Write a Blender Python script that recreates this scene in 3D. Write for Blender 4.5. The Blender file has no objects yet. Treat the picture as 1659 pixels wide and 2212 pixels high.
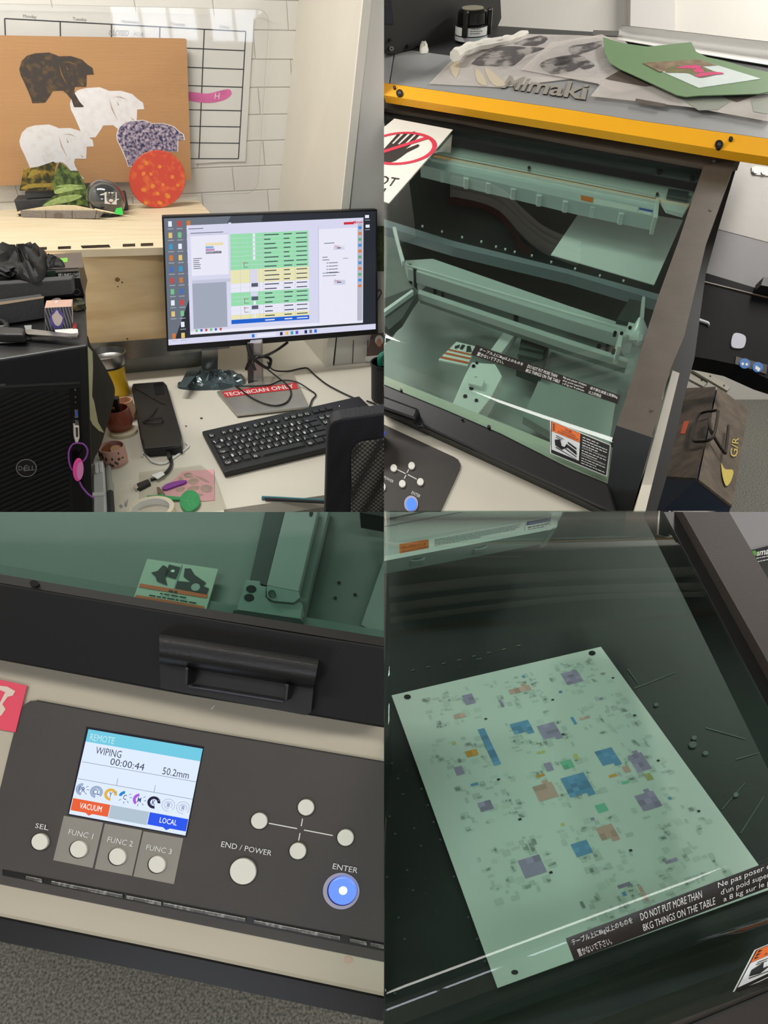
import bpy, bmesh, math, random
import numpy as np
from mathutils import Vector

sc = bpy.context.scene
COL = sc.collection
random.seed(4)

# ------------------------------------------------------------------ camera
FPX, PCX, PCY = 1400.0, 829.5, 1106.0
PIT = math.radians(34)
CAM = Vector((0, 0, 1.48))
RGT = Vector((1, 0, 0))
FWD = Vector((0, math.cos(PIT), -math.sin(PIT)))
UPV = Vector((0, math.sin(PIT), math.cos(PIT)))
cam = bpy.data.objects.new('camera', bpy.data.cameras.new('camera'))
COL.objects.link(cam)
cam.location = CAM
cam.rotation_euler = (math.pi / 2 - PIT, 0, 0)
cam.data.sensor_fit = 'HORIZONTAL'
cam.data.sensor_width = 36
cam.data.lens = FPX / 1659 * 36
cam.data.clip_start = 0.02
sc.camera = cam

# ------------------------------------------------------------------ light
sc.view_settings.view_transform = 'Standard'
sc.view_settings.look = 'None'
sc.view_settings.gamma = 1
sc.view_settings.use_curve_mapping = False
sc.view_settings.exposure = 0.0
wd = bpy.data.worlds.new('world')
sc.world = wd
wd.use_nodes = True
wd.node_tree.nodes['Background'].inputs[0].default_value = (1, .97, .92, 1)
wd.node_tree.nodes['Background'].inputs[1].default_value = .3
CEIL_Z = 2.75
LAMPS = [(-1.05, 1.55, 0), (1.95, 2.4, 1), (-.75, -.2, 0), (1.0, -.45, 0)]
WATT = [28, 48, 12, 12]
for (lx, ly, lt_), wt in zip(LAMPS, WATT):
    ld = bpy.data.lights.new('tube_light', 'AREA')
    ld.shape = 'RECTANGLE'
    ld.size, ld.size_y = (.22, 1.2) if lt_ else (1.2, .22)
    ld.energy = wt
    ld.color = (1, .975, .925)
    lo = bpy.data.objects.new('tube_light', ld)
    lo.location = (lx, ly, CEIL_Z - .075)
    COL.objects.link(lo)

# ------------------------------------------------------------------ geometry helpers
def ray(px, py):
    return RGT * ((px - PCX) / FPX) - UPV * ((py - PCY) / FPX) + FWD

def at(px, py, Z):
    return CAM + ray(px, py) * Z

class Pl:
    """a plane in the room; hit() gives the point of it seen at a place of the photograph"""
    def __init__(s, p, n):
        s.p = Vector(p)
        s.n = Vector(n).normalized()
        if s.n.dot(s.p - CAM) > 0:
            s.n = -s.n
    def hit(s, px, py, h=0):
        r = ray(px, py)
        return CAM + r * ((s.p + s.n * h - CAM).dot(s.n) / r.dot(s.n))
    def off(s, h):
        return Pl(s.p + s.n * h, s.n)

def hplane(z):
    return Pl((0, 0, z), (0, 0, 1))

def vplane(P, Q):
    d = Vector(Q) - Vector(P)
    return Pl(P, (d.y, -d.x, 0))

def plane3(a, b, c):
    A, B, D = at(*a), at(*b), at(*c)
    return Pl(A, (B - A).cross(D - A))

def camn(x, y, z):
    """direction given as right, down, forward of the camera"""
    return RGT * x - UPV * y + FWD * z

def hgt(pl, base, top):
    b = pl.hit(*base)
    v = Pl(b, (b.x - CAM.x, b.y - CAM.y, 0))
    return v.hit(*top).z - b.z

def along(P, d, px):
    """the point of the line P + t d that is seen at column px"""
    k = (px - PCX) / FPX
    v = P - CAM
    return P + d * ((k * v.dot(FWD) - v.dot(RGT)) / (d.dot(RGT) - k * d.dot(FWD)))

def homog(q):
    A, b = [], []
    for (u, v), (x, y) in zip(((0, 0), (1, 0), (1, 1), (0, 1)), q):
        A += [[u, v, 1, 0, 0, 0, -u * x, -v * x], [0, 0, 0, u, v, 1, -u * y, -v * y]]
        b += [x, y]
    h = np.linalg.solve(np.array(A, float), np.array(b, float))
    def f(u, v):
        w = h[6] * u + h[7] * v + 1
        return ((h[0] * u + h[1] * v + h[2]) / w, (h[3] * u + h[4] * v + h[5]) / w)
    return f

class Sheet:
    """a four-cornered face lying on a plane, addressed by u (across) and v (down)"""
    def __init__(s, quad, pl, h=0):
        s.f, s.pl, s.h = homog(quad), pl, h
    def px(s, u, v):
        return s.f(u, v)
    def P(s, u, v, dh=0):
        return s.pl.hit(*s.f(u, v), s.h + dh)

# ------------------------------------------------------------------ materials
def lin(c):
    return tuple(((v / 255) / 12.92 if v / 255 <= .04045 else ((v / 255 + .055) / 1.055) ** 2.4) for v in c) + (1,)

MATS = {}
def mat(name, col, rough=.5, metal=0, var=.0, vscale=40, col2=None, bump=0, bscale=200, spec=.5, emit=0, stretch=None, coat=0, thr=None, wave=None):
    if name in MATS:
        return MATS[name]
    m = bpy.data.materials.new(name)
    MATS[name] = m
    m.use_nodes = True
    nt = m.node_tree
    b = nt.nodes['Principled BSDF']
    b.inputs['Roughness'].default_value = rough
    b.inputs['Metallic'].default_value = metal
    b.inputs['Specular IOR Level'].default_value = spec
    b.inputs['Coat Weight'].default_value = coat
    c = lin(col)
    b.inputs['Base Color'].default_value = c
    tc = nt.nodes.new('ShaderNodeTexCoord')
    mp = nt.nodes.new('ShaderNodeMapping')
    nt.links.new(tc.outputs['Object'], mp.inputs[0])
    if stretch:
        mp.inputs['Scale'].default_value = stretch
    if var or col2 or thr:
        nz = nt.nodes.new('ShaderNodeTexNoise')
        if wave:
            nz = nt.nodes.new('ShaderNodeTexWave')
            nz.inputs['Distortion'].default_value = wave
            nz.inputs['Detail'].default_value = 2
            nz.inputs['Detail Scale'].default_value = 1.2
        else:
            nz.inputs['Detail'].default_value = 6
        nz.inputs['Scale'].default_value = vscale
        nt.links.new(mp.outputs[0], nz.inputs['Vector'])
        rp = nt.nodes.new('ShaderNodeValToRGB')
        nt.links.new(nz.outputs['Fac' if 'Fac' in nz.outputs else 0], rp.inputs[0])
        e = rp.color_ramp.elements
        lo, hi = thr or (.3, .7)
        e[0].position, e[1].position = lo, hi
        if col2:
            e[0].color, e[1].color = c, lin(col2)
        else:
            e[0].color = tuple(v * (1 - var) for v in c[:3]) + (1,)
            e[1].color = tuple(min(1, v * (1 + var)) for v in c[:3]) + (1,)
        nt.links.new(rp.outputs[0], b.inputs['Base Color'])
        if emit:
            nt.links.new(rp.outputs[0], b.inputs['Emission Color'])
    if bump:
        n2 = nt.nodes.new('ShaderNodeTexNoise')
        n2.inputs['Scale'].default_value = bscale
        n2.inputs['Detail'].default_value = 4
        nt.links.new(mp.outputs[0], n2.inputs['Vector'])
        bp = nt.nodes.new('ShaderNodeBump')
        bp.inputs['Strength'].default_value = bump
        bp.inputs['Distance'].default_value = .002
        nt.links.new(n2.outputs['Fac'], bp.inputs['Height'])
        nt.links.new(bp.outputs[0], b.inputs['Normal'])
    if emit:
        if not (var or col2 or thr):
            b.inputs['Emission Color'].default_value = c
        b.inputs['Emission Strength'].default_value = emit
        b.inputs['Base Color'].default_value = (.01, .01, .01, 1)
        for l in list(b.inputs['Base Color'].links):
            nt.links.remove(l)
    return m

def glass(name, tint, rough=.0, ior=1.45, refl=1.0, rmin=0.0):
    m = bpy.data.materials.new(name)
    m.use_nodes = True
    nt = m.node_tree
    nt.nodes.remove(nt.nodes['Principled BSDF'])
    out = nt.nodes['Material Output']
    t = nt.nodes.new('ShaderNodeBsdfTransparent')
    t.inputs[0].default_value = tint + (1,)
    g = nt.nodes.new('ShaderNodeBsdfGlossy')
    g.inputs['Roughness'].default_value = rough
    fr = nt.nodes.new('ShaderNodeFresnel')
    fr.inputs[0].default_value = ior
    mul = nt.nodes.new('ShaderNodeMath')
    mul.operation = 'MULTIPLY_ADD'
    mul.inputs[1].default_value = refl
    mul.inputs[2].default_value = rmin
    nt.links.new(fr.outputs[0], mul.inputs[0])
    ge = nt.nodes.new('ShaderNodeNewGeometry')
    inv = nt.nodes.new('ShaderNodeMath')
    inv.operation = 'SUBTRACT'
    inv.inputs[0].default_value = 1
    nt.links.new(ge.outputs['Backfacing'], inv.inputs[1])
    m2 = nt.nodes.new('ShaderNodeMath')
    m2.operation = 'MULTIPLY'
    nt.links.new(mul.outputs[0], m2.inputs[0])
    nt.links.new(inv.outputs[0], m2.inputs[1])
    mx = nt.nodes.new('ShaderNodeMixShader')
    nt.links.new(m2.outputs[0], mx.inputs[0])
    nt.links.new(t.outputs[0], mx.inputs[1])
    nt.links.new(g.outputs[0], mx.inputs[2])
    nt.links.new(mx.outputs[0], out.inputs[0])
    return m

def filmmat(name, col, lo, hi, scale, thr=(.45, .65), rough=.4):
    """thin printed film: pigment over clear film, patchy like ink"""
    m = bpy.data.materials.new(name)
    m.use_nodes = True
    nt = m.node_tree
    b = nt.nodes['Principled BSDF']
    b.inputs['Base Color'].default_value = lin(col)
    b.inputs['Roughness'].default_value = rough
    tc = nt.nodes.new('ShaderNodeTexCoord')
    nz = nt.nodes.new('ShaderNodeTexNoise')
    nz.inputs['Scale'].default_value = scale
    nz.inputs['Detail'].default_value = 5
    nt.links.new(tc.outputs['Object'], nz.inputs['Vector'])
    mr = nt.nodes.new('ShaderNodeMapRange')
    mr.inputs['From Min'].default_value, mr.inputs['From Max'].default_value = thr
    mr.inputs['To Min'].default_value, mr.inputs['To Max'].default_value = lo, hi
    nt.links.new(nz.outputs['Fac'], mr.inputs['Value'])
    nt.links.new(mr.outputs['Result'], b.inputs['Alpha'])
    return m

# ------------------------------------------------------------------ object helpers
CLIP = []          # planes (point, normal): what lies on the normal's side is cut off
def tag(o, label=None, cat=None, group=None, kind=None):
    for k, v in (('label', label), ('category', cat), ('group', group), ('kind', kind)):
        if v:
            o[k] = v
    return o

def thing(name, label, cat, group=None, kind=None):
    o = bpy.data.objects.new(name, None)
    o.empty_display_size = .02
    COL.objects.link(o)
    return tag(o, label, cat, group, kind)

def link(name, V, F, m, parent=None, idx=None, smooth=False, bevel=0, clip=True, label=None, cat=None, group=None, kind=None, seg=2, cutfill=True, zmin=None):
    bm = bmesh.new()
    vs = [bm.verts.new(v if zmin is None or v[2] >= zmin else (v[0], v[1], zmin)) for v in V]
    for i, f in enumerate(F):
        try:
            fc = bm.faces.new([vs[k] for k in f])
            if idx:
                fc.material_index = idx[i]
        except ValueError:
            pass
    if bevel:
        bmesh.ops.recalc_face_normals(bm, faces=bm.faces)
        ed = [e for e in bm.edges if len(e.link_faces) == 2 and e.calc_face_angle(0) > .5]
        bmesh.ops.bevel(bm, geom=ed, offset=bevel, segments=seg, affect='EDGES', profile=.5, clamp_overlap=True)
    if clip:
        for p, n in CLIP:
            d = [(v.co - p).dot(n) for v in bm.verts]
            if not d or max(d) <= 1e-6:
                continue
            r = bmesh.ops.bisect_plane(bm, geom=bm.verts[:] + bm.edges[:] + bm.faces[:], plane_co=p, plane_no=n, clear_outer=True, dist=1e-6)
            if cutfill:
                ce = [g for g in r['geom_cut'] if isinstance(g, bmesh.types.BMEdge) and len(g.link_faces) == 1]
                if ce:
                    try:
                        bmesh.ops.edgenet_fill(bm, edges=ce)
                    except Exception:
                        pass
    if not bm.faces:
        bm.free()
        return None
    if len(bm.faces) > 1:
        bmesh.ops.recalc_face_normals(bm, faces=bm.faces)
    if smooth:
        for f in bm.faces:
            f.smooth = True
    me = bpy.data.meshes.new(name)
    bm.to_mesh(me)
    bm.free()
    for x in (m if isinstance(m, (list, tuple)) else [m]):
        me.materials.append(x)
    if smooth:
        try:
            me.set_sharp_from_angle(angle=.7)
        except Exception:
            pass
    o = bpy.data.objects.new(name, me)
    COL.objects.link(o)
    o.parent = parent
    return tag(o, label, cat, group, kind)

def loft(rings, closed=True, caps=True):
    V, F = [], []
    n = len(rings[0])
    for r in rings:
        V += list(r)
    for i in range(len(rings) - 1):
        for j in range(n if closed else n - 1):
            a, b = i * n + j, i * n + (j + 1) % n
            F.append((a, b, b + n, a + n))
    if caps:
        F.append(tuple(range(n - 1, -1, -1)))
        F.append(tuple(range((len(rings) - 1) * n, len(rings) * n)))
    return V, F

def prism(name, poly, pl, top, bot, m, parent=None, **k):
    """a plate whose upper face, seen in the photograph, has the outline poly"""
    T = [pl.hit(x, y, top) for x, y in poly]
    Bm = [p - pl.n * (top - bot) for p in T]
    V, F = loft([Bm, T])
    return link(name, V, F, m, parent, **k)

def slab(name, P, d, m, parent=None, **k):
    """polygon of room points P thickened by the vector d"""
    V, F = loft([[Vector(p) for p in P], [Vector(p) + d for p in P]])
    return link(name, V, F, m, parent, **k)

def box(name, a, b, m, parent=None, **k):
    x0, y0, z0 = a
    x1, y1, z1 = b
    return slab(name, [(x0, y0, z0), (x1, y0, z0), (x1, y1, z0), (x0, y1, z0)], Vector((0, 0, z1 - z0)), m, parent, **k)

def obox(name, c, ax, ay, az, m, parent=None, **k):
    """box about centre c with half-axis vectors"""
    c = Vector(c)
    return slab(name, [c - ax - ay - az, c + ax - ay - az, c + ax + ay - az, c - ax + ay - az], az * 2, m, parent, **k)

def face(name, polys, pl, h, ms, parent=None, idx=None, **k):
    """flat print: outlines as seen in the photograph, lying on a plane"""
    if len(polys) > 1 and not k.get('kind'):
        return [face(name, [p], pl, h, ms, parent, **k) for p in polys][-1]
    V, F = [], []
    for p in polys:
        s = len(V)
        V += [pl.hit(x, y, h) for x, y in p]
        F.append(tuple(range(s, s + len(p))))
    return link(name, V, F, ms, parent, idx=idx, cutfill=False, **k)

def prints(name, items, sh, dh, parent, kind=None):
    """flat print on a Sheet: items = (u0, v0, u1, v1, material) or (list of uv, material)"""
    ms, V, F, I = [], [], [], []
    for it in items:
        m = it[-1]
        if m not in ms:
            ms.append(m)
        if len(it) == 5:
            u0, v0, u1, v1, _ = it
            pts = [(u0, v0), (u1, v0), (u1, v1), (u0, v1)]
        else:
            pts = it[0]
        s = len(V)
        V += [sh.P(u, v, dh) for u, v in pts]
        F.append(tuple(range(s, s + len(pts))))
        I.append(ms.index(m))
    return link(name, V, F, ms, parent, idx=I, cutfill=False, kind=kind)

_TXT = {}
def txtmesh(body, mono=False, bold=0):
    key = (body, bold)
    if body[0] == '~' and key not in _TXT:
        # print too small to read in the photograph: a row of short dashes
        rn, x, v, f = random.Random(body), 0, [], []
        for _ in range(int(body[1:].split(':')[0])):
            w = rn.uniform(1.2, 4)
            f.append(tuple(range(len(v), len(v) + 4)))
            v += [(x, 0), (x + w, 0), (x + w, .55), (x, .55)]
            x += w + .6
        v += [(0, 1)]
        _TXT[key] = (v, f)
    if key not in _TXT:
        cu = bpy.data.curves.new('t', 'FONT')
        cu.body = body
        cu.resolution_u = 2
        cu.offset = bold
        cu.align_x = 'LEFT'
        o = bpy.data.objects.new('t', cu)
        COL.objects.link(o)
        bpy.context.view_layer.update()
        me = o.to_mesh()
        v = [(p.co.x, p.co.y) for p in me.vertices]
        f = [tuple(p.vertices) for p in me.polygons]
        o.to_mesh_clear()
        bpy.data.objects.remove(o)
        bpy.data.curves.remove(cu)
        _TXT[key] = (v, f)
    return _TXT[key]

def lettering(name, rows, pl, h, m, parent, kind=None):
    """rows = (text, quad of four photo points TL TR BR BL[, bold]); one mesh per row, or one in all for fine print"""
    if len(rows) > 1 and not kind:
        return [lettering(name, [r], pl, h, m, parent) for r in rows][-1]
    V, F = [], []
    for r in rows:
        v, f = txtmesh(r[0], bold=r[2] if len(r) > 2 else 0)
        if not v:
            continue
        xs = [p[0] for p in v]
        ys = [p[1] for p in v]
        x0, x1, y0, y1 = min(xs), max(xs), min(ys), max(ys)
        H = homog(r[1])
        s = len(V)
        for x, y in v:
            V.append(pl.hit(*H((x - x0) / max(1e-6, x1 - x0), (y1 - y) / max(1e-6, y1 - y0)), h))
        F += [tuple(s + k for k in q) for q in f]
    return link(name, V, F, m, parent, cutfill=False, kind=kind)

def tq(x0, y0, x1, y1, hh, vx=0.0):
    """text quad: base line runs from (x0,y0) to (x1,y1), letters hh tall, vx = lean of the uprights"""
    return [(x0 + vx * hh, y0 - hh), (x1 + vx * hh, y1 - hh), (x1, y1), (x0, y0)]

def frame_of(d):
    d = d.normalized()
    a = Vector((0, 0, 1)) if abs(d.z) < .9 else Vector((1, 0, 0))
    u = d.cross(a).normalized()
    return u, d.cross(u).normalized()

def smoothpath(P, n=8):
    P = [Vector(p) for p in P]
    Q = [P[0]] + P + [P[-1]]
    out = []
    for i in range(1, len(Q) - 2):
        for k in range(n):
            t = k / n
            a, b, c, d = Q[i - 1], Q[i], Q[i + 1], Q[i + 2]
            out.append(.5 * ((2 * b) + (c - a) * t + (2 * a - 5 * b + 4 * c - d) * t * t + (3 * b - a - 3 * c + d) * t ** 3))
    out.append(P[-1])
    return out

def tube(name, P, r, m, parent=None, seg=8, sm=6, **k):
    P = smoothpath(P, sm) if sm else [Vector(p) for p in P]
    rings = []
    u = None
    for i, p in enumerate(P):
        d = (P[min(i + 1, len(P) - 1)] - P[max(i - 1, 0)])
        if d.length < 1e-9:
            d = Vector((0, 0, 1))
        d.normalize()
        if u is None:
            u, w = frame_of(d)
        else:
            u = (u - d * u.dot(d)).normalized()
            w = d.cross(u)
        rr = r(i / max(1, len(P) - 1)) if callable(r) else r
        rings.append([p + (u * math.cos(a) + w * math.sin(a)) * rr for a in [2 * math.pi * j / seg for j in range(seg)]])
    V, F = loft(rings)
    return link(name, V, F, m, parent, smooth=True, **k)

def lathe(name, c, prof, m, parent=None, axis=(0, 0, 1), seg=32, smooth=True, **k):
    """prof = (radius, height) pairs from c along axis"""
    ax = Vector(axis).normalized()
    u, w = frame_of(ax)
    c = Vector(c)
    rings = [[c + ax * z + (u * math.cos(a) + w * math.sin(a)) * max(r, 1e-5) for a in [2 * math.pi * j / seg for j in range(seg)]] for r, z in prof]
    V, F = loft(rings)
    return link(name, V, F, m, parent, smooth=smooth, **k)

def ell(cx, cy, rx, ry, n=28, a0=0, rot=0):
    cr, sr = math.cos(rot), math.sin(rot)
    out = []
    for i in range(n):
        a = a0 + 2 * math.pi * i / n
        x, y = rx * math.cos(a), ry * math.sin(a)
        out.append((cx + x * cr - y * sr, cy + x * sr + y * cr))
    return out

def spl(P, n=5, closed=True):
    """smooth closed outline through photo points"""
    out = []
    N = len(P)
    for i in range(N):
        a, b, c, d = P[(i - 1) % N], P[i], P[(i + 1) % N], P[(i + 2) % N]
        for k in range(n):
            t = k / n
            out.append(tuple(.5 * ((2 * b[j]) + (c[j] - a[j]) * t + (2 * a[j] - 5 * b[j] + 4 * c[j] - d[j]) * t * t + (3 * b[j] - a[j] - 3 * c[j] + d[j]) * t ** 3) for j in (0, 1)))
    return out

def rrect(q, r, n=5):
    """rounded quad in unit uv -> list of uv"""
    u0, v0, u1, v1 = q
    rx, ry = r
    out = []
    for cx, cy, a in ((u1 - rx, v0 + ry, -90), (u1 - rx, v1 - ry, 0), (u0 + rx, v1 - ry, 90), (u0 + rx, v0 + ry, 180)):
        for k in range(n + 1):
            t = math.radians(a + 90 * k / n)
            out.append((cx + rx * math.cos(t), cy + ry * math.sin(t)))
    return out

def lump(name, poly, pl, h0, hmax, m, parent=None, rough=.3, seed=0, ringsn=7, **k):
    """a soft heap whose outline, seen from here, is poly"""
    rnd = random.Random(seed)
    P = [pl.hit(x, y, h0) for x, y in spl(poly, 4)]
    c = sum(P, Vector()) / len(P)
    rings = []
    for i in range(ringsn):
        t = i / (ringsn - 1)
        f = math.cos(t * math.pi / 2 * .97)
        rings.append([c + (p - c) * f + pl.n * (hmax * math.sin(t * math.pi / 2) * (1 + rnd.uniform(-rough, rough)) if i else 0) for p in P])
    V, F = loft(rings)
    return link(name, V, F, m, parent, smooth=True, **k)

def finalize():
    """put every origin at the base of its thing, part or piece"""
    bpy.context.view_layer.update()
    objs = [o for o in COL.objects if o.type in ('MESH', 'EMPTY')]
    base = {}
    def bb(o):
        lo, hi = [1e9] * 3, [-1e9] * 3
        st = [o]
        while st:
            x = st.pop()
            st += list(x.children)
            if x.type == 'MESH':
                co = np.empty(len(x.data.vertices) * 3)
                x.data.vertices.foreach_get('co', co)
                co = co.reshape(-1, 3)
                for i in range(3):
                    lo[i], hi[i] = min(lo[i], co[:, i].min()), max(hi[i], co[:, i].max())
        if lo[0] > 1e8:
            return None
        return Vector(((lo[0] + hi[0]) / 2, (lo[1] + hi[1]) / 2, lo[2]))
    for o in objs:
        base[o] = bb(o)
    for o in objs:
        b = base[o]
        if b is None:
            continue
        if o.type == 'MESH':
            o.data.transform(__import__('mathutils').Matrix.Translation(-b))
        pb = base.get(o.parent) if o.parent else None
        o.location = b - pb if pb else b

# shared materials
black_pl = mat('black plastic', (22, 22, 24), .45, var=.15, bump=.05, bscale=900)
black_mat = mat('matt black paint', (16, 16, 17), .55, var=.2)
steel = mat('brushed steel', (150, 150, 148), .32, 1, var=.12, vscale=30, stretch=(2, 2, 40))
chrome = mat('bright metal', (200, 200, 198), .2, 1, var=.05)
white_pl = mat('white plastic', (225, 225, 222), .4, var=.03)
ink = mat('dark ink', (48, 48, 52), .6, var=.05)
whiteink = mat('white ink', (225, 225, 222), .6, var=.03)
# ================================================================== the room
roomw = mat('white room paint', (214, 210, 203), .7, var=.02, vscale=3)
RX0, RX1, RY0, RY1 = -1.9, 2.6, -1.9, 3.3
carpet = mat('flecked grey carpet', (70, 71, 67), .95, col2=(122, 120, 112), vscale=190, thr=(.36, .64), bump=.3, bscale=500)
box('floor', (RX0, RY0, -.1), (RX1, RY1, 0), carpet, kind='structure')
box('ceiling', (RX0, RY0, CEIL_Z), (RX1, RY1, CEIL_Z + .1), mat('grey ceiling', (120, 119, 115), .8, var=.05), kind='structure')
box('wall_left', (RX0 - .1, RY0, 0), (RX0, RY1, CEIL_Z), roomw, kind='structure')
box('wall_right', (RX1, RY0, 0), (RX1 + .1, RY1, CEIL_Z), roomw, kind='structure')
box('wall_far', (RX0, RY1, 0), (RX1, RY1 + .1, CEIL_Z), roomw, kind='structure')
fitm = mat('lamp housing', (225, 225, 222), .5)
tubem = mat('lit diffuser', (255, 250, 240), .5, emit=2.0)
for i, (lx, ly, lt_) in enumerate(LAMPS):
    t = thing('ceiling_light', 'long white ceiling batten light over the %s' % ['desk wall', 'side cabinet', 'open floor before the desk', 'open floor before the printer'][i], 'light', 'batten lights on the ceiling')
    hx, hy = (.12, .62) if lt_ else (.62, .12)
    box('housing', (lx - hx, ly - hy, CEIL_Z - .05), (lx + hx, ly + hy, CEIL_Z), fitm, t)
    box('diffuser', (lx - hx + .01, ly - hy + .01, CEIL_Z - .07), (lx + hx - .01, ly + hy - .01, CEIL_Z - .05), tubem, t)
# wall behind the photographer with its high windows
WINS = [(-1.45, -.55), (.66, 1.42), (1.55, 2.3)]
zs0, zs1 = 1.74, 1.99
box('wall_rear', (RX0, RY0 - .1, 0), (RX1, RY0, zs0), roomw, kind='structure')
box('wall_rear_upper', (RX0, RY0 - .1, zs1), (RX1, RY0, CEIL_Z), roomw, kind='structure')
xs = [RX0] + [v for w in WINS for v in w] + [RX1]
for i in range(0, len(xs), 2):
    box('wall_rear_pier', (xs[i], RY0 - .1, zs0), (xs[i + 1], RY0, zs1), roomw, kind='structure')
daym = mat('daylight glass', (235, 242, 255), .3, emit=13)
for i, (x0, x1) in enumerate(WINS):
    w = thing('window_%d' % (i + 1), None, None, kind='structure')
    box('pane', (x0, RY0 - .06, zs0), (x1, RY0 - .05, zs1), daym, w)
    for k in range(1, 3):
        xm = x0 + (x1 - x0) * k / 3
        box('mullion', (xm - .012, RY0 - .05, zs0), (xm + .012, RY0 - .03, zs1), fitm, w)
# conduits along the ceiling
def mirror_pt(pl, px, py, z):
    p = pl.hit(px, py)
    d = ray(px, py).normalized()
    r = d - 2 * d.dot(pl.n) * pl.n
    t = (z - p.z) / r.z
    q = p + r * t
    q.y = min(q.y, RY1 - .05)
    return q
pipem = mat('pale conduit', (226, 226, 220), .5, var=.05)
redc = mat('red cable', (120, 30, 34), .5)
Gm = Pl(at(1200, 300, 1.5), camn(.078, .615, .783))
N4m = Pl(at(846, 1502, .58), camn(-.025, .796, .604)).off(.11)
def conduit(label, pl, pts, r, m):
    t = thing('ceiling_conduit', label, 'conduit', 'conduits under the ceiling')
    tube('pipe', [mirror_pt(pl, x, y, CEIL_Z - r - .01) for x, y in pts], r, m, t, seg=10)
for k, (dy, n_) in enumerate([(0, 'first'), (15, 'second'), (30, 'third')]):
    conduit('grey bent conduit under the ceiling over the printer hood, %s from the wall' % n_, Gm, [(975, 392 + dy), (1040, 405 + dy), (1085, 425 + dy), (1125, 465 + dy), (1175, 505 + dy), (1250, 535 + dy)], .025, pipem)
conduit('dark red cable sagging beside the bent conduits', Gm, [(968, 434), (1030, 443), (1075, 462), (1105, 495), (1125, 535), (1150, 548)], .018, redc)
for k, pts in enumerate([[(820, 1283), (1000, 1262), (1110, 1252), (1330, 1241), (1500, 1237)], [(820, 1318), (1030, 1291), (1229, 1276), (1515, 1268)], [(820, 1345), (1100, 1308), (1300, 1290), (1520, 1285)]]):
    conduit('long straight grey conduit above the print bed, %s from the printer hood' % ['first', 'second', 'third'][k], N4m, pts, [.022, .018, .012][k], pipem)
conduit('long dark red cable strung along the straight conduits', N4m, [(820, 1376), (1010, 1350), (1090, 1352), (1229, 1356), (1400, 1338), (1545, 1325)], .014, redc)
# ================================================================== the desk (upper left)
CLIP[:] = [(Vector((0, 0, 0)), Vector((1, 0, 0)))]
D = hplane(.75)
SF = vplane(D.hit(285, 822), D.hit(480, 803))
ST = hplane(SF.hit(200, 538).z)
yaw = math.radians(18.6)
WX = Vector((math.cos(yaw), math.sin(yaw), 0))
W = Pl(ST.hit(300, 439), (math.sin(yaw), -math.cos(yaw), 0))
P1 = vplane(D.hit(700, 791), D.hit(829, 780))
Z3 = Vector((0, 0, 1))

wallp = mat('white painted block', (222, 219, 212), .6, var=.03, vscale=6, bump=.25, bscale=120)
jointp = mat('white painted joint', (212, 209, 202), .7, var=.03, vscale=6)
# wall with its painted blocks
wo = W.hit(300, 60)
def wpt(a, z, h=0):
    return wo + WX * a + Z3 * z + W.n * h
wall = slab('wall_back', [wpt(-1.6, -1.7, -.003), wpt(1.7, -1.7, -.003), wpt(1.7, 1.1, -.003), wpt(-1.6, 1.1, -.003)], -W.n * .12, jointp, kind='structure')
bh, bw = .078, .235
for r in range(-8, 6):
    for c in range(-6, 5):
        a0 = c * bw + (bw / 2 if r % 2 else 0)
        z0 = r * bh
        dz = random.uniform(-.001, .001)
        slab('block', [wpt(a0 + .0012, z0 + .0012, -.003), wpt(a0 + bw - .0012, z0 + .0012, -.003), wpt(a0 + bw - .0012, z0 + bh - .0012, -.003), wpt(a0 + .0012, z0 + bh - .0012, -.003)], W.n * (.003 + dz * .4), wallp, wall, bevel=.0022)

# calendar poster behind a clear sheet
paperw = mat('white paper', (222, 221, 216), .7, var=.015, vscale=8)
cal = thing('wall_calendar', 'large white weekly planner sheet with black ruled grid on the block wall', 'calendar')
prism('sheet', [(-60, 8), (548, 38), (530, 349), (470, 350), (440, 353), (-60, 356)], W, .004, .0025, paperw, cal)
CS = Sheet([(10, 40), (531, 68), (515, 343), (22, 342)], W, .0045)
ui = [0, .214, .42, .622, .814, 1]
vi = [0, .145, .287, .4255, .611, .74, .872, 1]
its = [(u - .0024, 0, u + .0024, 1, ink) for u in ui] + [(0, v - .004, 1, v + .004, ink) for v in vi]
prints('ruled_grid', its, CS, 0, cal)
greyink = mat('grey ink', (125, 125, 125), .7)
lettering('lettering', [('Monday', tq(50, 40, 79, 42, 9)), ('Tuesday', tq(157, 46, 187, 48, 9)), ('Wednesday', tq(262, 51, 301, 53, 8)), ('Thursday', tq(369, 56, 400, 58, 8)), ('Friday', tq(475, 62, 496, 64, 8))], W, .0046, greyink, cal)
pencil = mat('pencil', (150, 148, 145), .8)
lettering('lettering', [('CLOSED', tq(234, 76, 277, 78, 12, .2)), ('FOR', tq(289, 78, 310, 80, 9, .2))], W, .0046, pencil, cal)
pinkm = mat('pink highlighter', (224, 110, 170), .6, var=.15, vscale=30)
face('highlighter_mark', [spl([(405, 199), (425, 200), (450, 202), (475, 196), (495, 193), (500, 203), (488, 214), (465, 221), (440, 222), (415, 219), (405, 215)])], W, .0047, pinkm, cal)
lettering('lettering', [('H', tq(463, 214, 473, 214, 13, .15))], W, .0049, whiteink, cal)
clr = glass('clear acrylic', (.985, .985, .985), .03, 1.45, .9)
CR = Sheet([(-60, 6), (583, 20), (557, 418), (-60, 432)], W, .016)
acr = thing('acrylic_sheet', 'clear acrylic sheet with rounded corners covering the weekly planner', 'acrylic sheet')
pts = [CR.px(u, v) for u, v in rrect((0, 0, 1, 1), (.045, .07))]
prism('pane', pts, W, .017, .0165, clr, acr)
edgem = mat('acrylic edge', (188, 188, 184), .4)
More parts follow.
